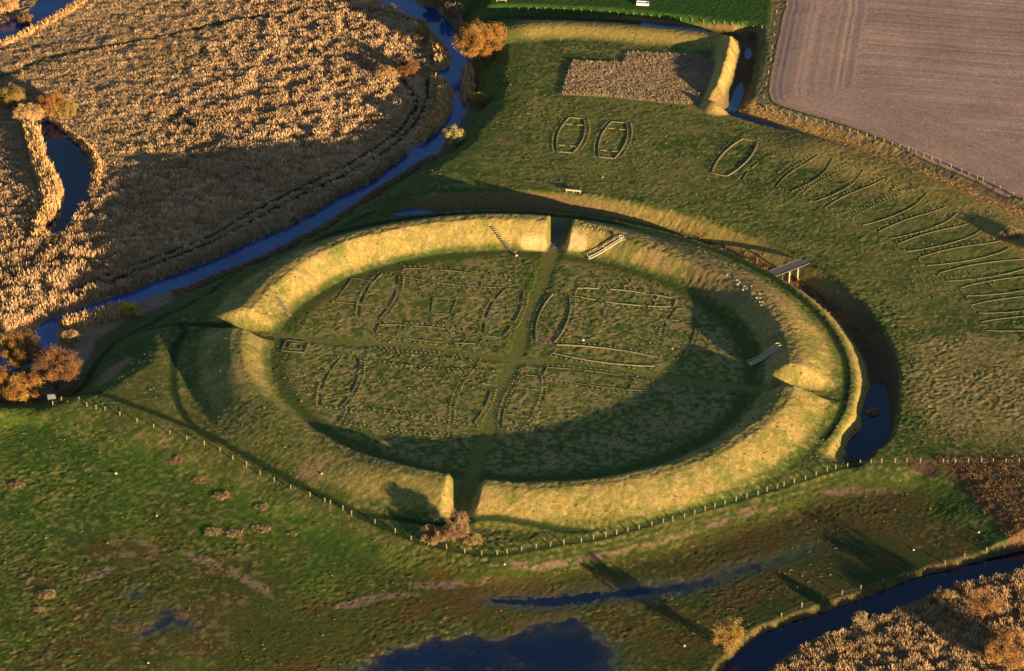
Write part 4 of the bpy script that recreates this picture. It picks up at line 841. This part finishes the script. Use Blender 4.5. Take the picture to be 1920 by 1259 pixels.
# ------------------------------------------------------------------ footbridge over the moat
pts = G([(1441, 508), (1457, 518), (1518, 493), (1502, 486)], 0.35)
ca = (pts[0]+pts[1])/2; cb = (pts[2]+pts[3])/2; L = np.linalg.norm(cb-ca); ang = math.atan2(cb[1]-ca[1], cb[0]-ca[0]); c = (ca+cb)/2; wdt = 3.4
root = empty('footbridge', (float(c[0]), float(c[1]), 0), ang, 'grey timber footbridge crossing the moat at the upper right', 'bridge')
m = MB(); n = 40
for i in range(n): m.box((-L/2+(i+.5)*L/n, 0, .27), L/n-.03, wdt+.3, .09)
m.build('deck', M_PLANK, root)
for s in (-1, 1): MB().box((0, s*(wdt/2-.45), .05), L, .24, .34).build('beam', M_WOOD, root)
for s in (-1, 1): MB().box((0, s*(wdt/2+.05), .36), L, .12, .08).build('kerb_rail', M_PLANK, root)
for xo in (-1.1, 2.2):
    for s in (-1, 1):
        wx = c+np.array([math.cos(ang), math.sin(ang)])*xo+np.array([-math.sin(ang), math.cos(ang)])*s*1.3
        zb = float(ht(*wx))-.4; MB().box((xo, s*1.3, (zb-.04)/2), .42, .42, -zb-.08).build('post', M_PALE, root)
    MB().box((xo, 0, -.16), .34, 3.2, .22).build('cross_beam', M_WOOD, root)
    zb = float(ht(*c))
    MB().tube([(xo, -1.25, zb+.5), (xo, 1.25, -.5)], .09, 6).build('brace', M_WOOD, root)

# ------------------------------------------------------------------ staircases on the rampart
def stairs(px0, px1, z0, z1, lab, nstep=22, wd=1.5, landing=True):
    a = G([px0], z0)[0]; b = G([px1], z1)[0]; d = b-a; L = np.linalg.norm(d); d /= L; n = np.array([-d[1], d[0]])
    za = float(ht(*a)); root = empty('staircase', (float(a[0]), float(a[1]), za), math.atan2(d[1], d[0]), lab, 'stairs', 'wooden staircases on the rampart')
    s = np.linspace(0, L, nstep+1); zt = np.array([float(ht(*(a+d*q))) for q in s]); zt = np.maximum.accumulate(zt)
    zt = np.interp(s, [0, L], [za, zt[-1]])*.5+zt*.5-za+.30
    for i in range(nstep):
        MB().box(((s[i]+s[i+1])/2, 0, zt[i]), (s[1]-s[0])*.92, wd-.1, .08).build('step', M_STAIR, root)
    for sg in (-1, 1):
        m = MB(); m.tube([(q, sg*wd/2, z-.05) for q, z in zip(s, zt)], .17, 6); m.build('stringer', M_STAIR, root)
        rail = [(q, sg*wd/2, z+.7) for q, z in zip(s, zt)]
        rail += [(L+.5, sg*wd/2*.9, zt[-1]+.68), (L+1.0, sg*wd/2*.5, zt[-1]+.66)]
        m = MB(); m.tube(rail, .10, 6); m.build('handrail', M_STAIR, root)
        for i in (0, nstep//2, nstep): MB().box((s[i], sg*wd/2, zt[i]+.35), .12, .12, 1.2).build('rail_post', M_STAIR, root)
    if landing: MB().box((L+.6, 0, zt[-1]), 1.2, wd+.2, .1).build('landing', M_STAIR, root)
stairs((1103, 484), (1163, 453), 0.2, 4.3, 'pale wooden staircase on the lit slope right of the top gate')
stairs((1404, 684), (1458, 650), 0.2, 3.9, 'wooden staircase rising out of the shadow above the right gate')
def logsteps(pa, pb, za, zb, lab, n=16):
    a = G([pa], za)[0]; b = G([pb], zb)[0]; d = (b-a)/np.linalg.norm(b-a); o0 = Vector((float(a[0]), float(a[1]), float(ht(*a))))
    root = empty('log_steps', o0, 0, lab, 'steps', 'log steps on the lit left rampart'); nn = np.array([-d[1], d[0]])
    for i in range(n):
        q = a+(b-a)*(i+.5)/n; z = float(ht(*q)); MB().box((q[0]-o0.x, q[1]-o0.y, z+.12-o0.z), 1.3, .42, .3, ax=(nn[0], nn[1], 0)).build('step', M_GREYW, root)
M_GREYW = noise_mat('grey_log', (.10, .085, .06), (.17, .145, .10), 3, .9, .4)
logsteps((967, 472), (922, 422), .3, 5.0, 'row of dark log steps up the rampart left of the top gate')
logsteps((543, 592), (519, 546), .3, 5.0, 'row of dark log steps up the rampart above the left gate', 12)

# ------------------------------------------------------------------ odds and ends
p = GZ([(1075, 362)])[0]; q1, q2 = G([(1060, 360), (1089, 363)]); ang = math.atan2(q2[1]-q1[1], q2[0]-q1[0]); L = np.linalg.norm(q2-q1)
root = empty('timber_barrier', tuple(map(float, p)), ang, 'pale low timber barrier on the outer edge of the shaded moat, top middle', 'barrier')
MB().box((0, 0, .75), L, .14, .42).build('rail', M_STONE, root); MB().box((0, 0, 1.0), L+.1, .42, .09).build('cap', M_PALE, root)
for s in (-1, 0, 1): MB().box((s*(L/2-.3), 0, .2), .2, .2, .9).build('post', M_PALE, root)
p = GZ([(1205, 9)])[0]
root = empty('feed_trough', tuple(map(float, p)), math.radians(-4), 'white low rectangular trough in the green field at the top edge', 'trough')
MB().box((0, 1.0, .45), 4.0, .12, .7).build('side', M_WHITE, root); MB().box((0, -1.0, .45), 4.0, .12, .7).build('side', M_WHITE, root)
MB().box((-1.94, 0, .45), .12, 1.88, .7).build('end_panel', M_WHITE, root); MB().box((1.94, 0, .45), .12, 1.88, .7).build('end_panel', M_WHITE, root); MB().box((0, 0, .55), 3.76, 1.88, .1).build('cover', M_WHITE, root)
p = GZ([(97, 752)])[0]
root = empty('information_board', tuple(map(float, p)), math.radians(15), 'grey slanted board on timber posts at the left end of the fence', 'board')
MB().box((0, 0, 1.25), 2.2, 1.5, .08, up=(0, -.5, 1)).build('panel', M_GREY, root)
for s in (-1, 1): MB().box((s*.8, .1, .45), .2, .2, 1.3).build('post', M_PALE, root)
p = GZ([(940, 4)])[0]
root = empty('timber_rail', tuple(map(float, p)), 0, 'low pale timber rail in the green field left of the trough', 'rail')
MB().box((0, 0, .7), 3.4, .12, .25).build('rail', M_PALE, root)
for s in (-1, 1): MB().box((s*1.5, 0, .25), .15, .15, .8).build('post', M_PALE, root)
def stone(uv, r, lab, grp=None, seed=0, zs=.7, me=None):
    r = r*.72
    p = GZ([uv])[0]
    if me is None:
        rr = np.random.default_rng(seed+300); V = []; F = []; n1, n2 = 7, 10
        for i in range(n1+1):
            for k in range(n2):
                t = math.pi*i/n1; f = 2*math.pi*k/n2; g = r*(1+rr.uniform(-.16, .16)) if 0 < i < n1 else r
                V.append((g*math.sin(t)*math.cos(f)*1.2, g*math.sin(t)*math.sin(f), g*math.cos(t)*zs))
        for i in range(n1):
            for k in range(n2): F.append((i*n2+k, (i+1)*n2+k, (i+1)*n2+(k+1) % n2, i*n2+(k+1) % n2))
        me = MB().add(V, F).mesh('stone'); me.materials.append(M_STONE)
    o = bpy.data.objects.new('stone', me); COL.objects.link(o); o.location = (float(p[0]), float(p[1]), float(p[2])+r*zs*.5); o.rotation_euler = (0, 0, seed*1.3)
    return tag(o, lab, 'stone', grp)
for i, (uv, r, lab) in enumerate([((217, 889), .55, 'pale stone with a dark shadow alone in the upper left meadow'), ((294, 968), .38, 'small pale stone in the middle of the left meadow'), ((278, 1244), .38, 'pale stone near the bottom edge below the small blue puddle'),
    ((946, 1059), .45, 'white stone at the left end of the long mud streak below the ring'), ((1495, 1102), .4, 'white stone in the dark meadow above the lower river'), ((1835, 999), .42, 'white stone in the dark meadow corner near the rusty vegetation'),
    ((1283, 1212), .5, 'white stone in the dark grass left of the golden tree'), ((1505, 709), .75, 'large white stone on the slope above the right gate'), ((1093, 639), .6, 'pale round stone in the upper right courtyard of the ring'),
    ((1260, 654), .55, 'pale flat stone beside the right-hand house outline of the upper right square'), ((603, 889), .4, 'pale stone on the lower left rampart by the path'), ((968, 480), .6, 'pale brown stone at the foot of the log steps near the top gate'),
    ((1713, 1032), .4, 'pale stone low in the dark meadow above the river fence'), ((1130, 263+70), .35, 'small pale stone in the grass below the two lone house outlines'), ((809, 138), .5, 'pale stone on the marsh bank of the river near the top')]):
    stone(uv, r, lab, None, i, .4 if i in (7, 9) else .7)
base = None
for i, uv in enumerate([(1363, 517), (1368, 520), (1381, 526), (1384, 533), (1386, 530), (1395, 538), (1400, 541), (1409, 538), (1393, 544), (1424, 551), (1418, 559), (1425, 560), (1410, 561), (1417, 565), (1424, 567), (1429, 567), (1427, 573), (1382, 534)]):
    o = stone(uv, .36, 'small white stone among the cluster on the upper right inner rampart', 'white stones on the upper right inner rampart', i, .7, base); base = o.data; o.scale = (random.uniform(.7, 1.2),)*3
for i, uv in enumerate([(1088, 427), (1093, 430), (1097, 426), (1101, 431), (1106, 424), (1110, 429), (1115, 426), (1121, 430), (1127, 434), (1132, 436)]):
    o = stone(uv, .36, 'small pale stone in the row on the rampart crest right of the top gate', 'pale stones on the crest right of the top gate', i, .7, base); o.scale = (random.uniform(.6, 1.0),)*3
print('objects', len(bpy.data.objects))
